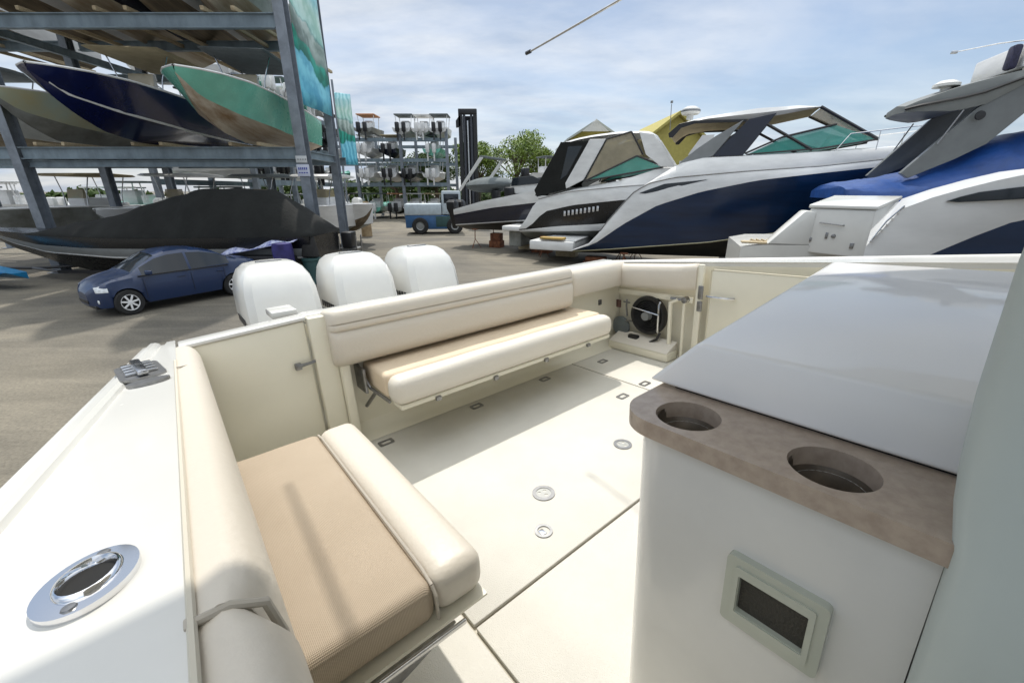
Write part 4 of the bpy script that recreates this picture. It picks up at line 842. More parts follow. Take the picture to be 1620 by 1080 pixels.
def big_cruiser():
    P = (2.5, 18.); hb = 1.9; L = 13.2
    r = root('express_cruiser', place(P, -25, hb), R(-25), 'largest white and navy cruiser with white hardtop, on blocks', 'boat', 'cruisers on blocks')
    k0 = [(0, 0), (L, 0)]; kz = [(0, .36), (6, .52), (8.6, .9), (10.6, 1.8), (12, 3.0), (L, 4.3)]
    h1 = [(0, 1.55), (5, 1.6), (8, 1.25), (10.5, .65), (12, .22), (L, .01)]; c1_ = [(0, .58), (1.55, .75), (5.3, 1.22), (7.4, 1.62), (10.6, 2.5), (12.2, 3.6), (L, 4.31)]
    h2 = [(0, 1.6), (5, 1.64), (8, 1.30), (10.5, .7), (12, .26), (L, .015)]; c2_ = [(a, b + .05) for a, b in c1_]
    h3 = [(0, 1.75), (1.5, 1.88), (6, 1.9), (8, 1.75), (10.5, 1.2), (12, .6), (L, .03)]; c3_ = [(0, .64), (1.0, 1.0), (2.1, 1.82), (3.34, 2.56), (4.81, 3.05), (6.55, 3.42), (8.3, 3.62), (10.4, 3.85), (L, 4.40)]
    h4 = [(0, 1.75), (1.5, 1.84), (4, 1.84), (6, 1.78), (8, 1.6), (10.5, 1.12), (12, .55), (L, .04)]; c4_ = [(0, .68), (.87, 1.06), (1.46, 1.92), (2.35, 3.0), (2.9, 3.35), (3.8, 3.55), (6, 3.72), (8.3, 3.85), (10.4, 4.08), (L, 4.50)]
    cv = [(k0, kz), (h1, c1_), (h2, c2_), (h3, c3_), (h4, c4_)]
    st = shell(cv, L, 44)
    for m, mm_, nm in zip(st, (BOTTOMK, mat('cream_stripe', (.5, .47, .3), .4), NAVY, GELF), ('hull_bottom', 'boot_stripe', 'hull_side', 'topsides')): m.build(nm, mm_, r, 40)
    # cabin trunk / deck moulding
    q = MB(); rows = []
    dz = [(1.3, 1.7), (2.3, 3.0), (3.2, 3.62), (3.9, 4.05), (4.7, 4.22), (6.2, 4.25), (7.4, 4.28), (9, 4.35), (11, 4.45), (L - .1, 4.52)]
    for i in range(36):
        s = 1.3 + (L - 1.4) * i / 35; z = interp(dz, s); z0 = interp(c4_, s) - .02; w = interp(h4, s); ww = w * .86
        rows.append([(s, -w + .005, z0), (s, -w * .97, z0 + (z - z0) * .5), (s, -ww, z - .03), (s, -ww * .6, z + .03), (s, 0, z + .06), (s, ww * .6, z + .03), (s, ww, z - .03), (s, w * .97, z0 + (z - z0) * .5), (s, w - .005, z0)])
    q.loft(rows, close=False, cap=True); q.build('deck_moulding', GELF, r, 40)
    transom(cv).build('transom', GELF, r, 0)
    q = MB(); q.box(-2.0, .05, -1.7, 1.7, .60, 1.0, r=.06); q.box(-1.6, .1, -1.5, 1.5, 1.0, 1.06, r=.02); q.build('swim_platform', GELF, r)
    q = MB(); q.box(-1.5, -.4, -1.72, -1.3, 1.07, 1.16, r=.03); q.build('yellow_fender', mat('ochre_bag', (.45, .30, .08), .6, var=.3), r)
    side_panels([(2.62, 3.0), (3.5, 3.32), (4.95, 3.46), (3.75, 3.15), (2.85, 2.97)], 1.885, .03, 'side_window', GLASSD, r, .004)
    # hardtop
    q = MB(); rows = []
    tp = [(3.40, 5.02), (3.6, 5.28), (3.9, 5.45), (4.6, 5.58), (6.2, 5.74), (7.4, 5.76), (8.0, 5.70)]; bt = [(3.40, 4.98), (3.6, 5.18), (3.9, 5.32), (4.6, 5.40), (6.2, 5.40), (7.0, 5.50), (8.0, 5.66)]
    for i in range(24):
        s = 3.4 + 4.62 * i / 23; a = interp(tp, s); b = interp(bt, s); w = interp([(3.4, 1.3), (3.8, 1.42), (6, 1.42), (8.05, 1.1)], s)
        rows.append([(s, -w, (a + b) / 2 - .02), (s, -w * .93, a - .03), (s, -w * .5, a + .05), (s, 0, a + .08), (s, w * .5, a + .05), (s, w * .93, a - .03), (s, w, (a + b) / 2 - .02), (s, w * .93, b), (s, 0, b + .02), (s, -w * .93, b)])
    q.loft(rows); q.build('hardtop', GELF, r, 40)
    q = MB(); rows = []
    for i in range(20):
        s = 3.42 + 4.55 * i / 19; b = interp(bt, s) - .008; w = interp([(3.4, 1.22), (3.8, 1.33), (6, 1.33), (8.05, 1.0)], s); rows.append([(s, -w, b), (s, w, b), (s, w, b - .01), (s, -w, b - .01)])
    q.loft(rows); q.build('headliner', TANCANVAS, r, 30)
    side_panels([(3.38, 5.06), (3.72, 5.36), (4.2, 5.44), (5.9, 5.38), (5.9, 5.30), (4.25, 5.34), (3.8, 5.22), (3.55, 4.92), (3.42, 4.92)], 1.44, .05, 'hardtop_rim', BLACK, r, .005)
    side_panels([(6.75, 5.52), (5.95, 5.38), (4.95, 4.24), (5.95, 4.24), (6.1, 4.5)], 1.46, .10, 'pillar', NAVY2, r)
    side_panels([(5.0, 4.90), (5.80, 5.36), (5.0, 4.26), (3.72, 3.66), (3.95, 4.1), (4.5, 4.55)], 1.50, .08, 'arch_leg', SILVER, r)
    side_panels([(4.55, 4.95), (4.95, 4.95), (4.80, 4.5), (4.15, 4.3), (4.2, 4.4)], 1.45, .03, 'side_curtain', GELF, r, .004)
    for sg in (-1, 1):
        w = sg * 1.40
        q = MB()
        for a, b, rad in (((8.0, 1.05, 5.66), (9.85, .6, 4.66), .05), ((6.0, 1.42, 4.30), (7.05, 1.36, 4.78), .035), ((7.05, 1.36, 4.78), (8.55, 1.0, 5.13), .035), ((6.5, 1.42, 5.2), (8.0, 1.2, 4.36), .05), ((6.05, 1.42, 4.27), (8.2, 1.2, 4.40), .025), ((8.2, 1.2, 4.40), (9.85, .6, 4.66), .03)):
            q.tube([(a[0], sg * a[1], a[2]), (b[0], sg * b[1], b[2])], rad, 6)
        q.build('window_frame', BLACK, r, 40)
        q = MB(); q.add([(6.1, sg * 1.40, 4.28), (7.08, sg * 1.35, 4.76), (8.52, sg * .99, 5.11), (9.78, sg * .62, 4.68), (8.2, sg * 1.19, 4.40)], [(0, 1, 2, 3, 4)])
        o = q.build('side_glass', GLASSG, r, 0); o.modifiers.new('s', 'SOLIDIFY').thickness = .01
    q = MB(); q.add([(8.03, -1.02, 5.64), (8.03, 1.02, 5.64), (9.85, .58, 4.68), (9.85, -.58, 4.68)], [(0, 1, 2, 3)]); o = q.build('windshield', GLASSB, r, 0); o.modifiers.new('s', 'SOLIDIFY').thickness = .012
    q = MB(); q.lathe([(0, .34), (.18, .33), (.33, .24), (.35, .12), (.3, .06), (.12, .05), (.12, -.12), (0, -.14)], 24, Matrix.Translation((3.95, 0, 5.78))); q.build('radar_dome', GEL, r)
    q = MB(); q.lathe([(.352, .14), (.356, .17), (.352, .20)], 24, Matrix.Translation((3.95, 0, 5.78))); q.build('radar_band', DSTEEL, r)
    q = MB(); q.tube([(3.2, .6, 5.4), (3.15, .6, 6.35)], .015, 6); q.lathe([(0, .08), (.05, .06), (.05, -.02), (0, -.03)], 10, Matrix.Translation((3.15, .6, 6.4))); q.build('antenna', DSTEEL, r)
    for sg in (-1, 1):
        q = MB(); q.tube([(8.6, sg * 1.5, 4.7 - .4), (8.9, sg * 1.45, 4.78), (10.5, sg * 1.05, 4.95), (12, sg * .5, 5.05), (13.0, 0, 5.1)], .018, 6)
        for s_, w_ in ((9.7, 1.25), (10.9, .92), (12, .5)): q.tube([(s_, sg * w_, 4.3), (s_, sg * w_, interp([(8.9, 4.78), (10.5, 4.95), (13, 5.1)], s_))], .013, 6)
        q.build('bow_rail', STEEL, r)
    rubrail(r, h4, c4_, 1.2, L)
    stands(r, (2.2, 6.5), hb, .62)
    return r
big_cruiser()
a25 = R(-25)
def at_boat(P, hb, s, y): 
    c = place(P, -25, hb); return (c[0] + s * math.cos(a25) - y * math.sin(a25), c[1] + s * math.sin(a25) + y * math.cos(a25), 0)
block(at_boat((2.5, 18.), 1.9, .9, -1.0), a25, .36, 'rusty brown block under the stern of the big navy cruiser')
block(at_boat((2.5, 18.), 1.9, 6.2, 0), a25, .5, 'timber block under the middle of the big navy cruiser', WOOD)
def mid_cruiser():
    P = (.3, 21.); hb = 1.6; L = 10.5
    r = root('cabin_cruiser', place(P, -25, hb), a25, 'white and black cruiser with black canvas stern, left of largest navy cruiser', 'boat', 'cruisers on blocks')
    k0 = [(0, 0), (L, 0)]; kz = [(0, .66), (5.5, .75), (8, 1.3), (9.6, 2.3), (L, 3.3)]
    h1 = [(0, 1.35), (5, 1.3), (8, .6), (L, .01)]; c1_ = [(0, 1.16), (4, 1.36), (7, 1.8), (9, 2.5), (L, 3.31)]
    h2 = [(0, 1.42), (5, 1.38), (8, .7), (L, .015)]; c2_ = [(0, 1.25), (2, 1.5), (4.0, 1.66), (7, 2.1), (9, 2.7), (L, 3.32)]
    h3 = [(0, 1.5), (5, 1.58), (8, 1.1), (L, .02)]; c3_ = [(0, 1.3), (.5, 1.36), (1.3, 2.15), (2.7, 2.46), (4.7, 2.68), (7, 2.9), (9, 3.2), (L, 3.6)]
    h4 = [(0, 1.5), (5, 1.55), (8, 1.05), (L, .04)]; c4_ = [(0, 1.35), (.2, 1.5), (.91, 2.70), (2.5, 3.05), (4.7, 3.25), (7, 3.4), (9, 3.6), (L, 3.8)]
    cv = [(k0, kz), (h1, c1_), (h2, c2_), (h3, c3_), (h4, c4_)]
    st = shell(cv, L, 36)
    for m, mm_, nm in zip(st, (GREYBOT, GELF, BLACKG, GELF), ('hull_bottom', 'boot_stripe', 'black_band', 'topsides')): m.build(nm, mm_, r, 40)
    transom(cv).build('transom', GELF, r, 0)
    q = MB(); rows = []
    dz = [(.3, 1.5), (.9, 2.72), (2.5, 3.15), (4.7, 3.5), (6.3, 4.0), (7.2, 3.98), (L - .2, 3.9)]
    for i in range(26):
        s = .3 + (L - .5) * i / 25; z = interp(dz, s); z0 = interp(c4_, s) - .02; w = interp(h4, s); ww = w * .85
        rows.append([(s, -w + .005, z0), (s, -ww, z - .03), (s, -ww * .5, z + .03), (s, ww * .5, z + .03), (s, ww, z - .03), (s, w - .005, z0)])
    q.loft(rows, close=False, cap=True); q.build('deck_moulding', GELF, r, 40)
    q = MB(); q.box(-1.0, .06, -1.4, 1.4, 1.18, 1.42, r=.06); q.build('swim_platform', GELF, r)
    q = MB(); q.box(-.9, -.2, -.8, .8, .35, 1.15, r=.08); q.build('stern_drive', GREYBOT, r)
    side_panels([(1.95, 5.10), (3.25, 5.12), (3.12, 4.92), (2.26, 3.4), (2.4, 3.16), (.85, 2.80), (.72, 3.1)], 1.36, .04, 'canvas_enclosure', BLKCANVAS, r, .005)
    side_panels([(2.30, 4.92), (2.95, 4.92), (2.30, 3.75), (2.0, 3.55)], 1.37, .02, 'canvas_window', GLASSD, r, .004)
    q = MB(); q.prism([(.75, 2.85), (1.95, 5.12), (2.0, 5.08), (.85, 2.85)], -1.35, 1.35, 'y'); q.build('canvas_back', BLKCANVAS, r)
    side_panels([(3.28, 5.16), (4.0, 5.14), (3.12, 3.55), (2.3, 3.16), (2.25, 3.4)], 1.40, .12, 'arch', GELF, r)
    q = MB(); rows = []
    tp = [(1.9, 5.10), (2.6, 5.26), (3.3, 5.36), (4.4, 5.44), (5.6, 5.42), (6.0, 5.2)]
    for i in range(16):
        s = 1.9 + 4.0 * i / 15; a = interp(tp, s); w = interp([(1.9, 1.3), (5, 1.25), (6, 1.05)], s); rows.append([(s, -w, a - .10), (s, -w * .8, a), (s, 0, a + .06), (s, w * .8, a), (s, w, a - .10), (s, 0, a - .07)])
    q.loft(rows); q.build('canvas_roof', GELF, r, 40)
    side_panels([(5.3, 5.36), (5.9, 5.25), (6.2, 4.87), (6.85, 4.0), (6.3, 4.02), (5.65, 4.5)], 1.22, .05, 'front_curtain', GELF, r)
    for sg in (-1, 1):
        q = MB()
        for a, b in (((4.0, 1.38, 5.14), (3.12, 1.42, 3.5)), ((4.0, 1.38, 5.14), (5.0, 1.3, 5.38)), ((5.0, 1.3, 5.38), (5.55, 1.25, 4.5)), ((3.2, 1.42, 3.5), (5.3, 1.28, 4.45)), ((3.2, 1.42, 3.48), (6.4, 1.15, 4.0)), ((5.3, 1.28, 4.45), (6.3, 1.15, 4.1))):
            q.tube([(a[0], sg * a[1], a[2]), (b[0], sg * b[1], b[2])], .035, 6)
        q.build('window_frame', BLACK, r, 40)
        q = MB(); q.add([(4.0, sg * 1.36, 5.12), (4.98, sg * 1.28, 5.35), (5.5, sg * 1.24, 4.5), (3.2, sg * 1.40, 3.52)], [(0, 1, 2, 3)]); o = q.build('side_curtain', GLASSB, r, 0); o.modifiers.new('s', 'SOLIDIFY').thickness = .01
        q = MB(); q.add([(3.25, sg * 1.40, 3.5), (5.3, sg * 1.26, 4.43), (6.3, sg * 1.13, 4.02)], [(0, 1, 2)]); o = q.build('side_glass', GLASSG, r, 0); o.modifiers.new('s', 'SOLIDIFY').thickness = .01
        q = MB()
        for k in range(9): q.box(2.3 + k * .19, 2.40 + k * .19, sg * 1.61, sg * 1.60, 1.98 + k * .03, 2.20 + k * .03, r=.01)
        q.build('hull_letters', LETTER, r)
    rubrail(r, h4, c4_, 1.0, L)
    stands(r, (1.2, 5.), hb, .95)
    return r
mid_cruiser()
block(at_boat((.3, 21.), 1.6, 2.2, -.5), a25, .55, 'dark timber block under the white and black cruiser', WOOD)
block(at_boat((.3, 21.), 1.6, .6, .2), a25, .6, 'rusty red block under the stern of the white and black cruiser')
def small_cruiser():
    P = (-3.3, 24.5); hb = 1.4; L = 9.
    r = root('cuddy_cruiser', place(P, -25, hb), a25, 'small navy cruiser with grey oval canvas, beyond white and black cruiser', 'boat', 'cruisers on blocks')
    k0 = [(0, 0), (L, 0)]; kz = [(0, .9), (5.5, .95), (7.5, 1.7), (L, 3.0)]
    h1 = [(0, 1.2), (5, 1.1), (7.5, .5), (L, .01)]; c1_ = [(0, 1.2), (3, 1.45), (5.4, 1.65), (7.5, 2.2), (L, 3.01)]
    h2 = [(0, 1.25), (5, 1.15), (7.5, .55), (L, .015)]; c2_ = [(a, b + .06) for a, b in c1_]
    h3 = [(0, 1.36), (5, 1.36), (7.5, .9), (L, .02)]; c3_ = [(0, 1.79), (2.5, 2.22), (5.5, 2.56), (7.5, 2.8), (L, 3.05)]
    h4 = [(0, 1.4), (5, 1.4), (7.5, .95), (L, .04)]; c4_ = [(0, 2.08), (1.75, 2.52), (5, 3.1), (7.5, 3.25), (L, 3.4)]
    cv = [(k0, kz), (h1, c1_), (h2, c2_), (h3, c3_), (h4, c4_)]
    st = shell(cv, L, 30)
    for m, mm_, nm in zip(st, (BOTTOMK, GELF, NAVY2, GELF), ('hull_bottom', 'boot_stripe', 'hull_side', 'topsides')): m.build(nm, mm_, r, 40)
    transom(cv).build('transom', GELF, r, 0); closed_deck(h4, c4_, L).build('deck', GELF, r, 40)
    q = MB(); rows = []
    for i in range(13):
        a = i / 12; s = .2 + 2.9 * a; k = math.sin(math.pi * a) ** .45; rows.append([(s, 1.3 * k * math.cos(t), 3.32 + .12 * a + .42 * k * math.sin(t)) for t in [2 * math.pi * j / 14 for j in range(14)]])
    q.loft(rows); q.build('canvas_roof', GREYCAN, r, 60)
    side_panels([(1.7, 4.75), (1.95, 4.75), (.5, 3.1), (.3, 3.1)], 1.3, .06, 'radar_arch', GELF, r); q = MB(); q.box(1.68, 2.0, -1.3, 1.3, 4.7, 4.8, r=.03); q.build('arch_bar', GREYCAN, r)
    side_panels([(3.5, 3.7), (4.6, 3.8), (5.5, 3.45), (3.4, 3.3)], 1.05, .03, 'windshield', GLASSD, r); q = MB(); q.box(3.3, 5.6, -1.0, 1.0, 2.9, 3.45, r=.15); q.build('cabin_top', GELF, r)
    q = MB(); q.box(3.0, 3.6, -1.1, -.5, 2.7, 3.25, r=.1); q.box(2.2, 2.6, -1.0, -.6, 2.6, 3.1, r=.05); q.build('cockpit_seat', BLACK, r)
    motor_mb(-.1, 0, 1.9).build('outboard_motor', BLACK, r, 40); motor_mb(-.1, -.8, 1.9).build('outboard_motor', BLACK, r, 40)
    stands(r, (1.2, 4.8), hb, 1.0); return r
small_cruiser()
block(at_boat((-3.3, 24.5), 1.4, 2.2, -.4), a25, .8, 'rusty orange block under the small navy cruiser', RUST, .35)
block(at_boat((-3.3, 24.5), 1.4, 4.2, -.4), a25, .75, 'pale timber block under the small navy cruiser', WOOD, .5)
# white centre console behind own boat with square seat box
def white_open():
    P = (4.9, 9.); hb = 1.25; L = 8.
    r = root('open_fishing_boat', place(P, -20, hb), R(-20), 'white open boat with square white seat box just past the gunwale', 'boat')
    k0 = [(0, 0), (L, 0)]; kz = [(0, .5), (5, .6), (7, 1.4), (L, 2.4)]
    h1 = [(0, 1.05), (5, 1.0), (7, .5), (L, .01)]; c1_ = [(0, 1.0), (5, 1.15), (7, 1.7), (L, 2.41)]
    h2 = [(0, 1.1), (.15, 1.22), (5, 1.25), (7, .8), (L, .03)]; c2_ = [(0, 1.95), (.3, 2.02), (1.2, 2.05), (5, 2.2), (L, 2.55)]
    cv = [(k0, kz), (h1, c1_), (h2, c2_)]
    st = shell(cv, L, 26)
    st[0].build('hull_bottom', GREYBOT, r, 40); st[1].build('hull_side', GEL, r, 40); transom(cv).build('transom', GEL, r, 0)
    closed_deck(h2, c2_, L, 20, .0).build('deck', GEL, r, 40)
    q = MB(); q.prism([(.45, 2.04), (1.02, 2.72), (1.22, 2.70), (1.22, 2.04)], -1.22, -.80, 'y', r=.04); q.build('coaming', GEL, r)
    rl = place(P, -20, hb); dv = Vector((6.53 - rl[0], 7.80 - rl[1], 0)); dv.rotate(Matrix.Rotation(R(20), 3, 'Z'))
    BM = Matrix.Translation(dv) @ Matrix.Rotation(R(50), 4, 'Z'); Wd = 1.09; Dp = .87
    q = MB(); q.prism([(0, 1.9), (Dp, 1.9), (Dp, 2.93), (0, 2.76)], 0, Wd, 'y', r=.03, seg=3, M=BM); bxo = q.build('seat_box', GEL, r)
    q = MB(); q.prism([(-.025, 2.765), (Dp + .02, 2.935), (Dp + .02, 3.00), (-.025, 2.83)], -.025, Wd + .025, 'y', r=.018, M=BM); q.build('box_lid', GEL, bxo)
    q = MB(); q.tube([BM @ Vector(v) for v in ((.0, .84, 2.50), (-.04, .84, 2.50), (-.04, .43, 2.47), (0, .43, 2.47))], .012, 6); q.build('box_handle', DSTEEL, bxo)
    for (ya, yb, za, zb) in ((.70, .66, 2.20, 2.32), (.25, .19, 2.06, 2.16), (.98, .93, 2.12, 2.20), (1.04, 1.02, 2.4, 2.5)):
        q = MB(); q.box(-.02, .004, ya, yb, za, zb, r=.004, M=BM); q.build('box_catch', DSTEEL, bxo)
    q = MB(); q.lathe([(0, .03), (.035, .026), (.04, 0)], 12, BM @ Matrix.Translation((0, .56, 2.26)) @ Matrix.Rotation(R(-90), 4, 'Y')); q.build('box_lock', DSTEEL, bxo)
    q = MB(); 
    for k in range(6): q.tube([(.15 + .1 * k, -1.0, 2.05), (.2 + .1 * k, -.9, 2.1), (.3 + .1 * k, -1.05, 2.06), (.35 + .1 * k, -.95, 2.05)], .02, 6)
    q.box(.0, .5, -1.15, -.9, 2.03, 2.07, r=.01); q.build('rope_pile', WOOD, r)
    stands(r, (1.5, 5), hb, .9)
white_open()
def tarp_boat():
    P = (8.6, 11.3); hb = 1.5; L = 9.5
    r = root('sportfish_boat', place(P, -20, hb), R(-20), 'boat under bright blue tarp with grey swept arch hardtop at right edge', 'boat')
    k0 = [(0, 0), (L, 0)]; kz = [(0, .5), (6, .6), (8, 1.6), (L, 3.4)]
    h1 = [(0, 1.3), (6, 1.1), (8, .5), (L, .01)]; c1_ = [(0, 1.1), (6, 1.3), (8, 2.2), (L, 3.41)]
    h2 = [(0, 1.45), (6, 1.5), (8, .9), (L, .03)]; c2_ = [(-.1, 2.9), (0, 2.95), (1.2, 3.0), (3, 3.2), (6, 3.4), (L, 3.7)]
    cv = [(k0, kz), (h1, c1_), (h2, c2_)]
    st = shell(cv, L, 26); st[0].build('hull_bottom', BOTTOMK, r, 40); st[1].build('hull_side', NAVY, r, 40); transom(cv).build('transom', NAVY, r, 0)
    q = MB(); rows = []
    rz_ = [(-.05, 3.25), (.3, 3.33), (1.15, 3.44), (2.1, 3.76), (2.9, 4.25), (4, 4.55), (6, 4.8), (8, 4.6), (9.3, 4.0)]
    for i in range(50):
        s = -.05 + 9.4 * i / 49; z1 = interp(rz_, s); z0 = min(z1 - .1, interp([(-.75, 3.15), (0, 3.1), (1.2, 3.02), (2, 3.22), (3.1, 3.5), (9.3, 3.7)], s)); w = (interp(h2, max(0, s)) + .05) * (1 if s > -.3 else .85)
        row = []
        for k in range(15):
            t = -1 + k / 7; row.append((s, t * w, z0 + (z1 - z0) * (1 - abs(t) ** 2.6) + .02 * math.sin(s * 6 + t * 5) + .015 * math.sin(s * 15)))
        rows.append([(s, -w - .02, z0 - .22)] + row + [(s, w + .02, z0 - .22)])
    q.loft(rows, close=False, cap=True); q.build('tarp', BLUETARP, r, 70)
    # hardtop
    q = MB(); rows = []
    tp = [(.93, 5.02), (1.2, 5.16), (1.84, 5.38), (2.75, 5.60), (4, 5.75), (5.5, 5.75), (6, 5.6)]; bt = [(.93, 4.96), (1.2, 4.93), (1.84, 4.86), (2.3, 4.95), (2.9, 5.34), (4, 5.55), (6, 5.5)]
    for i in range(28):
        s = 1.05 + 4.9 * i / 27; a = interp(tp, s); b = interp(bt, s); w = interp([(1.05, .55), (1.25, .80), (1.6, 1.02), (2.2, 1.2), (6, 1.25)], s); rows.append([(s, -w, (a + b) / 2), (s, -w * .94, a), (s, 0, a + .08), (s, w * .94, a), (s, w, (a + b) / 2), (s, w * .94, b), (s, 0, b + .03), (s, -w * .94, b)])
    q.loft(rows); q.build('hardtop', mat('grey_hardtop', (.16, .17, .165), .45, var=.15), r, 40)
    for sg in (-1, 1):
        q = MB(); q.tube([(x_, sg * (interp([(1.05, .55), (1.25, .80), (1.6, 1.02), (2.2, 1.2), (6, 1.25)], x_) + .005), (interp(tp, x_) + interp(bt, x_)) / 2) for x_ in (1.05, 1.15, 1.25, 1.4, 1.6, 1.9, 2.2, 2.8, 3.5, 4.5, 5.9)], .035, 6); q.build('hardtop_edge', BLACK, r, 50)
    side_panels([(1.12, 3.50), (2.22, 4.90), (2.9, 5.42), (3.7, 5.56), (3.2, 4.9), (2.6, 4.12), (2.1, 3.8), (1.3, 3.38)], 1.10, .14, 'arch_leg', mat('arch_grey', (.13, .14, .14), .4, coat=.2, var=.15), r)
    for sg in (-1, 1):
        q = MB(); q.lathe([(0, .03), (.09, .025), (.1, 0)], 16, Matrix.Translation((2.25, sg * 1.22, 4.72)) @ Matrix.Rotation(R(90 * (1 if sg < 0 else -1)), 4, 'X')); q.build('arch_light', BLACK, r)
        q = MB(); q.tube([(1.95, sg * 1.15, 4.86), (1.66, sg * 1.15, 4.15)], .018, 6); q.build('strut', DSTEEL, r)
    q = MB(); q.lathe([(0, .14), (.16, .13), (.26, .06), (.26, 0), (.1, -.02), (.1, -.12)], 20, Matrix.Translation((1.75, -.5, 5.46))); q.build('radar_dome', GEL, r)
    q = MB(); q.tube([(2.9, -.9, 5.6), (2.75, -.9, 6.22), (2.3, -.9, 6.2), (1.55, -.9, 6.1)], [.02, .02, .014, .01], 6); q.box(1.48, 1.60, -.93, -.87, 6.07, 6.13, r=.01); q.build('outrigger', STEEL, r)
    q = MB(); q.box(2.55, 2.72, -1.0, -.75, 5.66, 6.15, r=.06); q.build('spotlight', mat('navy_cover', (.03, .03, .07), .7, var=.5, vscale=12.), r)
    q = MB(); q.box(2.78, 3.6, -1.0, .9, 5.68, 6.2, r=.06); q.build('upper_helm', GELF, r)
    for sg in (-1,):
        q = MB(); q.tube([(3.3, sg * 1.2, 5.0), (4.0, sg * 1.35, 3.9)], .02, 6); q.tube([(3.0, -1.4, 4.6), (9, -.6, 4.9)], .015, 6); q.build('side_rail', STEEL, r)
    stands(r, (1.5, 5.5), hb, 1.0)
tarp_boat()
def near_cruiser():
    P = (3.6, 4.3); hb = 1.3; L = 9.
    r = root('motor_yacht', place(P, -40, hb), R(-40), 'white cruiser with navy lower hull and black oval window at right edge', 'boat')
    k0 = [(0, 0), (L, 0)]; kz = [(-.2, .5), (6, .6), (8, 1.5), (L, 3.0)]
    h1 = [(0, 1.0), (6, .95), (8, .5), (L, .01)]; c1_ = [(0, 1.2), (6, 1.4), (8, 2.2), (L, 3.01)]
    h2 = [(0, 1.2), (6, 1.2), (8, .7), (L, .02)]; c2_ = [(0, 2.05), (.3, 2.36), (.54, 2.55), (.79, 2.74), (1.0, 2.88), (2, 3.05), (L, 3.3)]
    h3 = [(0, 1.25), (.2, 1.3), (6, 1.3), (8, .8), (L, .03)]; c3_ = [(-.1, 2.44), (0, 2.56), (.1, 2.80), (.2, 2.95), (.42, 3.06), (.68, 3.16), (.9, 3.23), (2, 3.4), (5, 3.55), (L, 3.7)]
    cv = [(k0, kz), (h1, c1_), (h2, c2_), (h3, c3_)]
    st = shell(cv, L, 60)
    for m, mm_, nm in zip(st, (BOTTOMK, NAVY, GELF), ('hull_bottom', 'hull_side', 'topsides')): m.build(nm, mm_, r, 40)
    transom(cv).build('transom', GELF, r, 0); closed_deck(h3, c3_, L, 40).build('deck', GELF, r, 40)
    win = [(.47, 3.005), (.55, 3.045), (.66, 3.085), (.85, 3.12), (1.1, 3.16), (1.5, 3.22), (1.6, 3.20), (1.5, 3.12), (1.2, 3.06), (.93, 3.03), (.7, 3.01), (.55, 2.998)]
    side_panels(win, 1.318, .03, 'hull_window', GLASSD, r, .003)
    q = MB(); q.tube([(.02, -1.28, 2.60), (.10, -1.29, 2.81), (.2, -1.3, 2.96)], .008, 6)
    for k in range(7): q.box(.02 + .028 * k, .035 + .028 * k, -1.30, -1.285, 2.60 + .056 * k, 2.62 + .056 * k)
    q.build('edge_trim', STEEL, r)
    stands(r, (2, 6), hb, 1.2)
near_cruiser()
# ================================================================== BACKGROUND YARD
def far_rack(x0, y0, ang, bays, w, zs, depth, label, h_=9.4):
    r = root('boat_rack', (x0, y0, 0), R(ang), label, 'boat rack')
    for k in range(bays + 1):
        for d_ in (0, depth):
            q = MB(); q.box(k * w - .16, k * w + .16, d_ - .16, d_ + .16, 0, h_); q.build('post', GALV2, r, 0)
    for z in zs:
        for k in range(bays):
            for d_ in (0, depth):
                q = MB(); q.box(k * w + .17, (k + 1) * w - .17, d_ - .1, d_ + .1, z - .18, z + .18); q.build('beam', GALV, r, 0)
    return r
far_rack(-22.3, 50, 0, 3, 5.05, (3.7, 6.2, 8.25), 8, 'far steel rack with boats on three levels seen straight ahead of the stern', 9.3)
far_rack(-16.4, 28.5, 95, 3, 6, (3.6, 6.4, 9.0), 6, 'steel rack along the left side beyond the near rack end', 9.6)
# small boats on far rack: stern-on boxes with tops
def small_boat(name, hullm, topm, motm, label, hasT=True):
    r = root(name, (0, 0, -50), 0, label, 'boat', 'boats on the far racks')
    q = MB(); rows = []
    for s, hb_, zk, zt in ((0, 1.0, .25, 1.0), (3, 1.1, .1, 1.05), (5, .9, .15, 1.2), (6.2, .4, .6, 1.35), (6.8, .05, 1.2, 1.45)):
        rows.append([(0 - hb_, s, zt), (-hb_ * .85, s, zk + .35), (0, s, zk), (hb_ * .85, s, zk + .35), (hb_, s, zt), (hb_ * .7, s, zt - .1), (-hb_ * .7, s, zt - .1)])
    q.loft(rows); q.build('hull', hullm, r, 30)
    q = MB()
    for dx_ in (-.35, .35): q.box(dx_ - .2, dx_ + .2, -.55, -.05, .5, 1.45, r=.1); q.box(dx_ - .06, dx_ + .06, -.45, -.2, -.3, .5)
    q.build('outboard_motor', motm, r)
    q = MB(); q.box(-.45, .45, 2.2, 3.2, .9, 1.9, r=.1); q.box(-.6, .6, 1.3, 1.8, .9, 1.6, r=.08); q.build('console', GELF, r)
    if hasT:
        q = MB(); q.box(-1.0, 1.0, 1.2, 3.6, 2.35, 2.47, r=.04); q.build('t_top', topm, r)
        q = MB(); 
        for sx in (-1, 1):
            for sy in (1.4, 3.3): q = MB(); q.tube([(sx * .9, sy, 2.4), (sx * .75, sy, 1.0)], .04, 6); q.build('top_leg', GELF, r)
    return r
kinds = [(GELF, GREYCAN, BLACK), (GELF, GELF, GELF), (NAVY2, TANCANVAS, BLACK), (GREYBOT, ORANGE, BLACK), (SEAFOAM, GREYCAN, GELF), (BLACKG, BLACK, BLACK)]
kn = ['white hulled', 'all white', 'navy hulled', 'grey hulled orange topped', 'seafoam hulled', 'black hulled']
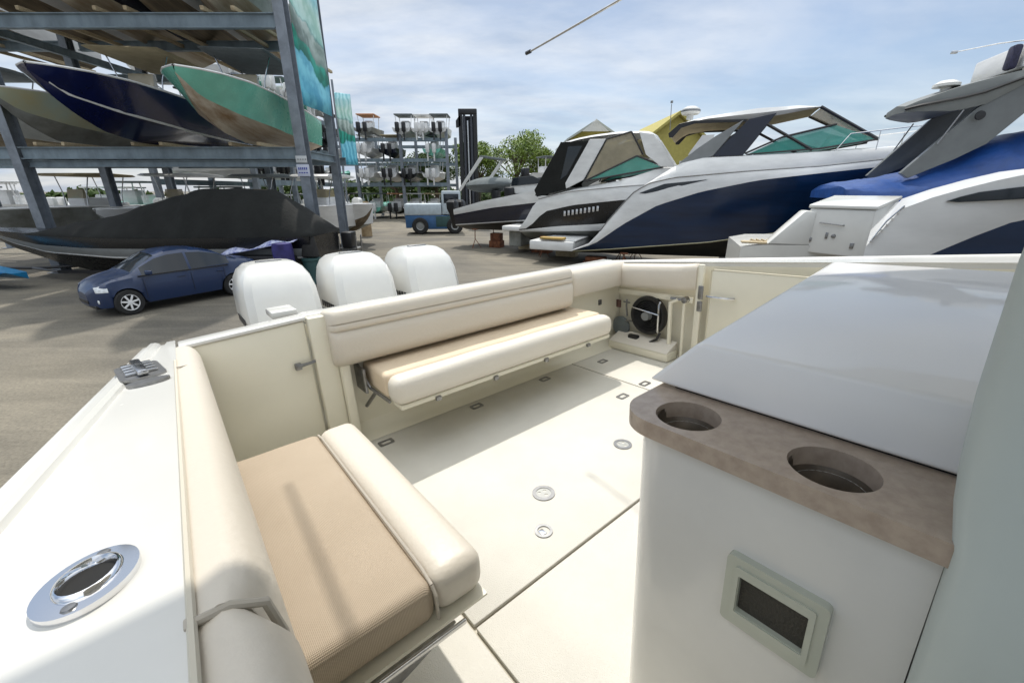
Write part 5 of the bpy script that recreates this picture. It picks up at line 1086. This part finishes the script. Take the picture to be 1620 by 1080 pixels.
protos = [small_boat('center_console_boat', a, b, c, kn[i]) for i, (a, b, c) in enumerate(kinds)]
lv = {0: ('on ground under far rack', .3), 1: ('on far rack first beam', 3.9), 2: ('on far rack second beam', 6.4), 3: ('on far rack top', 8.45)}
ordn = ['leftmost', 'second from left', 'third from left', 'fourth from left', 'fifth from left', 'sixth from left', 'seventh from left', 'eighth from left', 'rightmost']
random.seed(11); used = set()
rowx = {3: [-16.0, -11.9, -9.9, -8.0, -20.5, -5.2], 2: [-16.2, -13.6, -8.8, -20.6], 1: [-20.5, -16.2, -13.7, -11.6, -9.0], 0: [-21, -18.2, -16.0, -13.5, -11.4, -9.2]}
kindx = {3: [3, 0, 1, 0, 5, 1], 2: [1, 2, 4, 0], 1: [4, 1, 0, 5, 1], 0: [0, 5, 4, 3, 1, 2]}
for l, xs_ in rowx.items():
    order = sorted(xs_)
    for x_, kk in zip(xs_, kindx[l]):
        if l == 3 and x_ == -5.2: pass
        loc = (x_, 49.6 + random.uniform(-.3, .3), lv[l][1] if not (l == 3 and x_ == -5.2) else 7.6)
        if l == 3 and x_ == -5.2: continue
        lab = '%s boat %s, %s' % (kn[kk], lv[l][0], 'rightmost in row' if x_ == order[-1] else ordn[order.index(x_)])
        if kk not in used: p_ = protos[kk]; p_.location = loc; p_['label'] = lab; used.add(kk)
        else: dup(protos[kk], loc, 0, lab, 'boats on the far racks')
# boats on the left side rack (bows toward +x side)
for l, (z_, nm) in enumerate(((.3, 'ground'), (3.8, 'first'), (6.6, 'second'), (9.2, 'top'))):
    for k, yy in enumerate((30.2, 33.2, 36.2, 39.4, 42.6)):
        kk = (l * 2 + k * 3 + 1) % 6
        if kk == 3: kk = 0
        dup(protos[kk], (-17.2, yy, z_), R(90), '%s boat on left side rack %s level, %s from its near end' % (kn[kk], nm, ('nearest', 'second', 'third', 'fourth', 'fifth')[k]), 'boats on the far racks')
for k, (x_, y_, a_) in enumerate(((-36, 31, 80), (-31.5, 30, 95), (-27, 32, 85), (-23, 30, 92), (-19.5, 33, 88), (-40, 36, 90), (-33, 40, 80), (-26, 41, 95))):
    dup(protos[(0, 1, 1, 4, 0, 1, 0, 1)[k]], (x_, y_, .9 + (k % 2) * .3), R(a_), 'white boat on the ground far behind the rack, %s from the left' % ('third', 'fourth', 'sixth', 'seventh', 'rightmost', 'leftmost', 'second', 'fifth')[k] if k != 3 else 'seafoam boat on the ground far behind the rack', 'boats on the ground behind the rack')
    q = MB(); q.box(-.6, .6, -2.4, 2.4, 0, 1.0 + (k % 2) * .3, r=0); o = q.build('boat_stand', GALV, smooth=0); o.rotation_euler = (0, 0, R(a_)); c_ = Vector((0, 2.8, 0)); c_.rotate(Matrix.Rotation(R(a_), 3, 'Z')); o.location = (x_ + c_.x, y_ + c_.y, 0); tag(o, 'grey stand under the %s boat far behind the rack' % ('third', 'fourth', 'sixth', 'seventh', 'rightmost', 'leftmost', 'second', 'fifth')[k], 'stand', 'stands behind the rack')
# small white boat and piling beyond the rack end post
cc_boat((-12.9, 25.5, .75), R(-12), 'small white centre console with bow pointing right beyond the rack end post', GELF, BOTTOMD, 5.2, .95, GELF, group=None, motors=1)
q = MB(); q.lathe([(.36, 0), (.35, .8), (.36, 1.6), (.34, 2.35), (.0, 2.36)], 16); o = q.build('wood_post', mat('tan_timber', (.36, .27, .16), .85, dirt=(.22, .15, .08), vscale=3.)); o.location = (-10.35, 30.5, 0); tag(o, 'thick tan wooden post standing beside the small white boat', 'post')
# tow tractor
def tractor():
    r = root('tow_tractor', (-6.3, 33, 0), R(8), 'blue and white yard tractor with big wheels parked beyond the middle outboard', 'vehicle')
    q = MB(); q.prism([(-1.7, .45), (-1.7, 1.35), (-.2, 1.35), (.9, 1.35), (2.1, 1.25), (2.1, .35), (.6, .35), (-.1, .35), (-.35, .9), (-.95, .95), (-1.3, .45)], -1.0, 1.0, 'y', r=.05); q.build('body', TBLUE, r)
    q = MB(); q.box(-1.72, .95, -1.03, 1.03, 1.36, 2.15, r=.08); q.build('hood', TWHITE, r)
    q = MB(); q.box(1.0, 2.4, -.95, .95, 1.4, 3.05, r=.08); cabn = q.build('cab', TWHITE, r)
    q = MB(); q.box(1.15, 2.25, -.97, .97, 2.2, 2.85, r=.03); q.box(.985, 2.41, -.8, .8, 2.2, 2.85, r=.02); q.build('cab_window', GLASSD, cabn)
    q = MB(); q.box(.5, 1.9, -1.02, -.6, .5, 1.3, r=.06); q.build('side_tank', DGREEN, r)
    for x_ in (-.65, 1.9):
        for sy in (-1, 1):
            Mx = Matrix.Translation((x_, sy * .95, .60)) @ Matrix.Rotation(R(-90 * sy), 4, 'X')
            q = MB(); q.lathe([(.28, -.15), (.52, -.15), (.6, -.08), (.6, .08), (.52, .15), (.3, .15)], 24, Mx); w_ = q.build('wheel', RUBBER, r)
            q = MB(); q.lathe([(0, .10), (.12, .12), (.24, .10), (.30, .14)], 20, Mx); q.build('rim', SILVER, w_)
tractor()
# forklift mast
def forklift():
    r = root('forklift', (-3.75, 39.5, 0), 0, 'tall black boat forklift mast standing in front of the green trees', 'forklift')
    for x_ in (-.62, .62):
        q = MB(); q.box(x_ - .16, x_ + .16, -.2, .2, .3, 9.5, r=.02); q.build('mast_rail', BLACK, r, 0)
    for x_ in (-.3, .3):
        q = MB(); q.box(x_ - .1, x_ + .1, -.12, .14, .3, 9.1, r=.02); q.build('inner_rail', mat('dark_grey_steel', (.05, .055, .07), .4, var=.3), r, 0)
    q = MB(); q.tube([(0, -.2, .5), (0, -.2, 8.6)], .07, 8); q.build('lift_cylinder', STEEL, r)
    q = MB(); q.box(-.45, .45, .15, .22, .8, 9.0); q.build('mast_guard', mat('black_mesh', (.02, .022, .03), .7, var=.3), r, 0)
    q = MB(); q.box(-.75, .75, -.25, .22, 9.1, 9.5, r=.03); q.prism([(-1.0, 8.6), (-.6, 9.1), (-.6, 8.2), (-1.0, 8.1)], -.2, .2, 'y'); q.build('mast_head', BLACK, r)
    q = MB(); q.box(-1.2, 1.2, .5, 4.5, .7, 2.0, r=.1); q.box(-.8, .8, 1.0, 2.6, 2.0, 3.6, r=.08); q.build('body', BLACK, r)
    for x_ in (-1.1, 1.1):
        for y_ in (.9, 3.8):
            q = MB(); q.lathe([(0, -.2), (.7, -.2), (.75, 0), (.7, .2), (0, .2)], 20, Matrix.Translation((x_, y_, .75)) @ Matrix.Rotation(R(90), 4, 'Y')); q.build('wheel', RUBBER, r)
forklift()
# far white boats massed behind the cruisers
random.seed(5)
whites = []
adj = ['nearest', 'second', 'third', 'fourth', 'fifth', 'sixth', 'seventh']
for k in range(7):
    c_ = dup(protos[1 if k % 3 else 0], (1.5 + 2.7 * k, 42 + (k % 3) * 1.5, 3.0 if k % 2 else 3.6), R(-70 + 15 * (k % 3)), 'white boat behind the cruisers, %s counted from the trees' % adj[k], 'white boats behind the cruisers')
    q = MB(); q.box(-.5, .5, -.3, .3, 0, 3.1 if k % 2 else 3.7); o = q.build('boat_stand', GALV, smooth=0); o.location = (c_.location.x + .5, c_.location.y - 2, 0); tag(o, 'grey steel stand carrying the %s white boat behind the cruisers' % adj[k], 'stand', 'stands behind the cruisers')
    o.location = (c_.location.x + 2.6 * math.cos(R(-70 + 15 * (k % 3) + 90)), c_.location.y + 2.6 * math.sin(R(-70 + 15 * (k % 3) + 90)), 0)
# yellow buildings
def house(x0, x1, y, ze, zp, label, rm_):
    r = root('yellow_building', ((x0 + x1) / 2, y, 0), 0, label, 'building'); w = (x1 - x0) / 2
    q = MB(); q.prism([(-w, 0), (w, 0), (w, ze), (0, zp), (-w, ze)], 0, 14, 'y'); q.build('wall', YELLOW, r, 0)
    q = MB(); q.prism([(-w - .5, ze - .3), (0, zp + .05), (w + .5, ze - .3), (w + .5, ze - .05), (0, zp + .4), (-w - .5, ze - .05)], -.6, 14.6, 'y'); q.build('roof', rm_, r, 0)
    for xx in (-w * .5, w * .35):
        q = MB(); q.box(xx - .6, xx + .6, -.06, .02, ze * .55, ze * .78); wf = q.build('window', GELF, r, 0)
        q = MB(); q.box(xx - .5, xx + .5, -.08, -.061, ze * .56, ze * .77); q.build('pane', GLASSD, wf, 0)
house(14.6, 22.4, 52, 8.0, 10.9, 'yellow gabled building seen behind the hardtop of the big cruiser', YELLOW)
house(7.6, 14.0, 60, 9.4, 11.2, 'pale yellow building with light metal roof left of the gabled one', ROOFG)
q = MB()
for k in range(9): a = -1 + k / 4; q.prism([(10.6 + a * 1.5 - .2, 10.1), (10.6 + a * 1.5 + .2, 10.1), (10.6 + a * .4, 11.6 - abs(a) * .5)], 58.6, 58.9, 'y')
o = q.build('white_canopy', GEL, smooth=0); tag(o, 'pointed white canopy crest in front of the pale yellow building', 'canopy')
# ================================================================== TREES
LEAF = mat('foliage', (.17, .24, .03), .55, dirt=(.06, .11, .015), vscale=.9, spec=.3)
LEAF2 = mat('foliage_dark', (.06, .10, .018), .6, dirt=(.025, .05, .01), vscale=.9, spec=.3)
BARK = mat('bark', (.14, .10, .07), .9, var=.4, vscale=4.)
def tree(loc, rad, h_, seed, lm, label):
    rnd = random.Random(seed)
    r = root('broadleaf_tree', loc, 0, label, 'tree', 'trees beyond the far rack')
    q = MB(); q.tube([(0, 0, 0), (.1, 0, h_ * .25), (-.1, .1, h_ * .5), (.0, 0, h_ * .75)], [.35, .28, .2, .08], 8); 
    lobes_ = []
    for k in range(16):
        a = rnd.uniform(0, 6.28); e = rnd.uniform(0, 1); rr_ = rad * math.sqrt(rnd.uniform(.05, 1)) * .72
        c = Vector((rr_ * math.cos(a), rr_ * math.sin(a), h_ * (.42 + .45 * e * (1 - .35 * rr_ / rad)))); lobes_.append((c, rad * rnd.uniform(.22, .40)))
        q.tube([(0, 0, h_ * .35), c * .6 + Vector((0, 0, h_ * .14)), c], [.14, .08, .03], 5)
    q.build('trunk', BARK, r, 40)
    vs = []; fs = []
    for c, lr in lobes_:
        for k in range(int(420)):
            d = Vector((rnd.gauss(0, 1), rnd.gauss(0, 1), rnd.gauss(0, 1))).normalized() * lr * rnd.uniform(.55, 1.08); d.z *= .8
            p = c + d; s_ = rnd.uniform(.09, .2); u = Vector((rnd.gauss(0, 1), rnd.gauss(0, 1), rnd.gauss(0, 1))).normalized(); v = u.orthogonal().normalized()
            b = len(vs); vs += [p + u * s_, p + v * s_ * .6, p - u * s_, p - v * s_ * .6]; fs.append((b, b + 1, b + 2, b + 3))
    q = MB(); q.add(vs, fs); q.build('crown', lm, r, 0, fixn=False)
tree((.6, 63, 0), 5.4, 12.6, 1, LEAF, 'bright green leafy tree right of the black forklift mast')
tree((-5.2, 66, 0), 4.2, 11.0, 2, LEAF, 'green tree directly behind the black forklift mast')
tree((-11, 64, 0), 4.0, 9.2, 3, LEAF2, 'darker green tree showing through the right bays of the far rack')
tree((-17, 65, 0), 4.2, 8.8, 4, LEAF2, 'dark green tree showing through the left bays of the far rack')
tree((4.6, 66, 0), 3.4, 9.9, 5, LEAF, 'lower green tree at the right end of the tree line')
# low hedge mass beyond
rnd = random.Random(9); vs = []; fs = []
for k in range(16000):
    p = Vector((rnd.uniform(-120, 110), rnd.uniform(84, 90), rnd.uniform(0, 1) ** .7 * (4.2 + 1.6 * math.sin(k % 97) * .3))); p.z *= (.55 if p.x < -50 else 1) * (1 + .25 * math.sin(p.x * .21) + .15 * math.sin(p.x * .73))
    s_ = rnd.uniform(.4, .8); u = Vector((rnd.gauss(0, 1), rnd.gauss(0, 1), rnd.gauss(0, 1))).normalized(); v = u.orthogonal().normalized(); b = len(vs)
    vs += [p + u * s_, p + v * s_ * .6, p - u * s_, p - v * s_ * .6]; fs.append((b, b + 1, b + 2, b + 3))
q = MB(); q.add(vs, fs); o = q.build('distant_treeline', LEAF2, smooth=0, fixn=False); struct(o, 'stuff'); o['label'] = 'distant dark green treeline along the horizon'; o['category'] = 'trees'
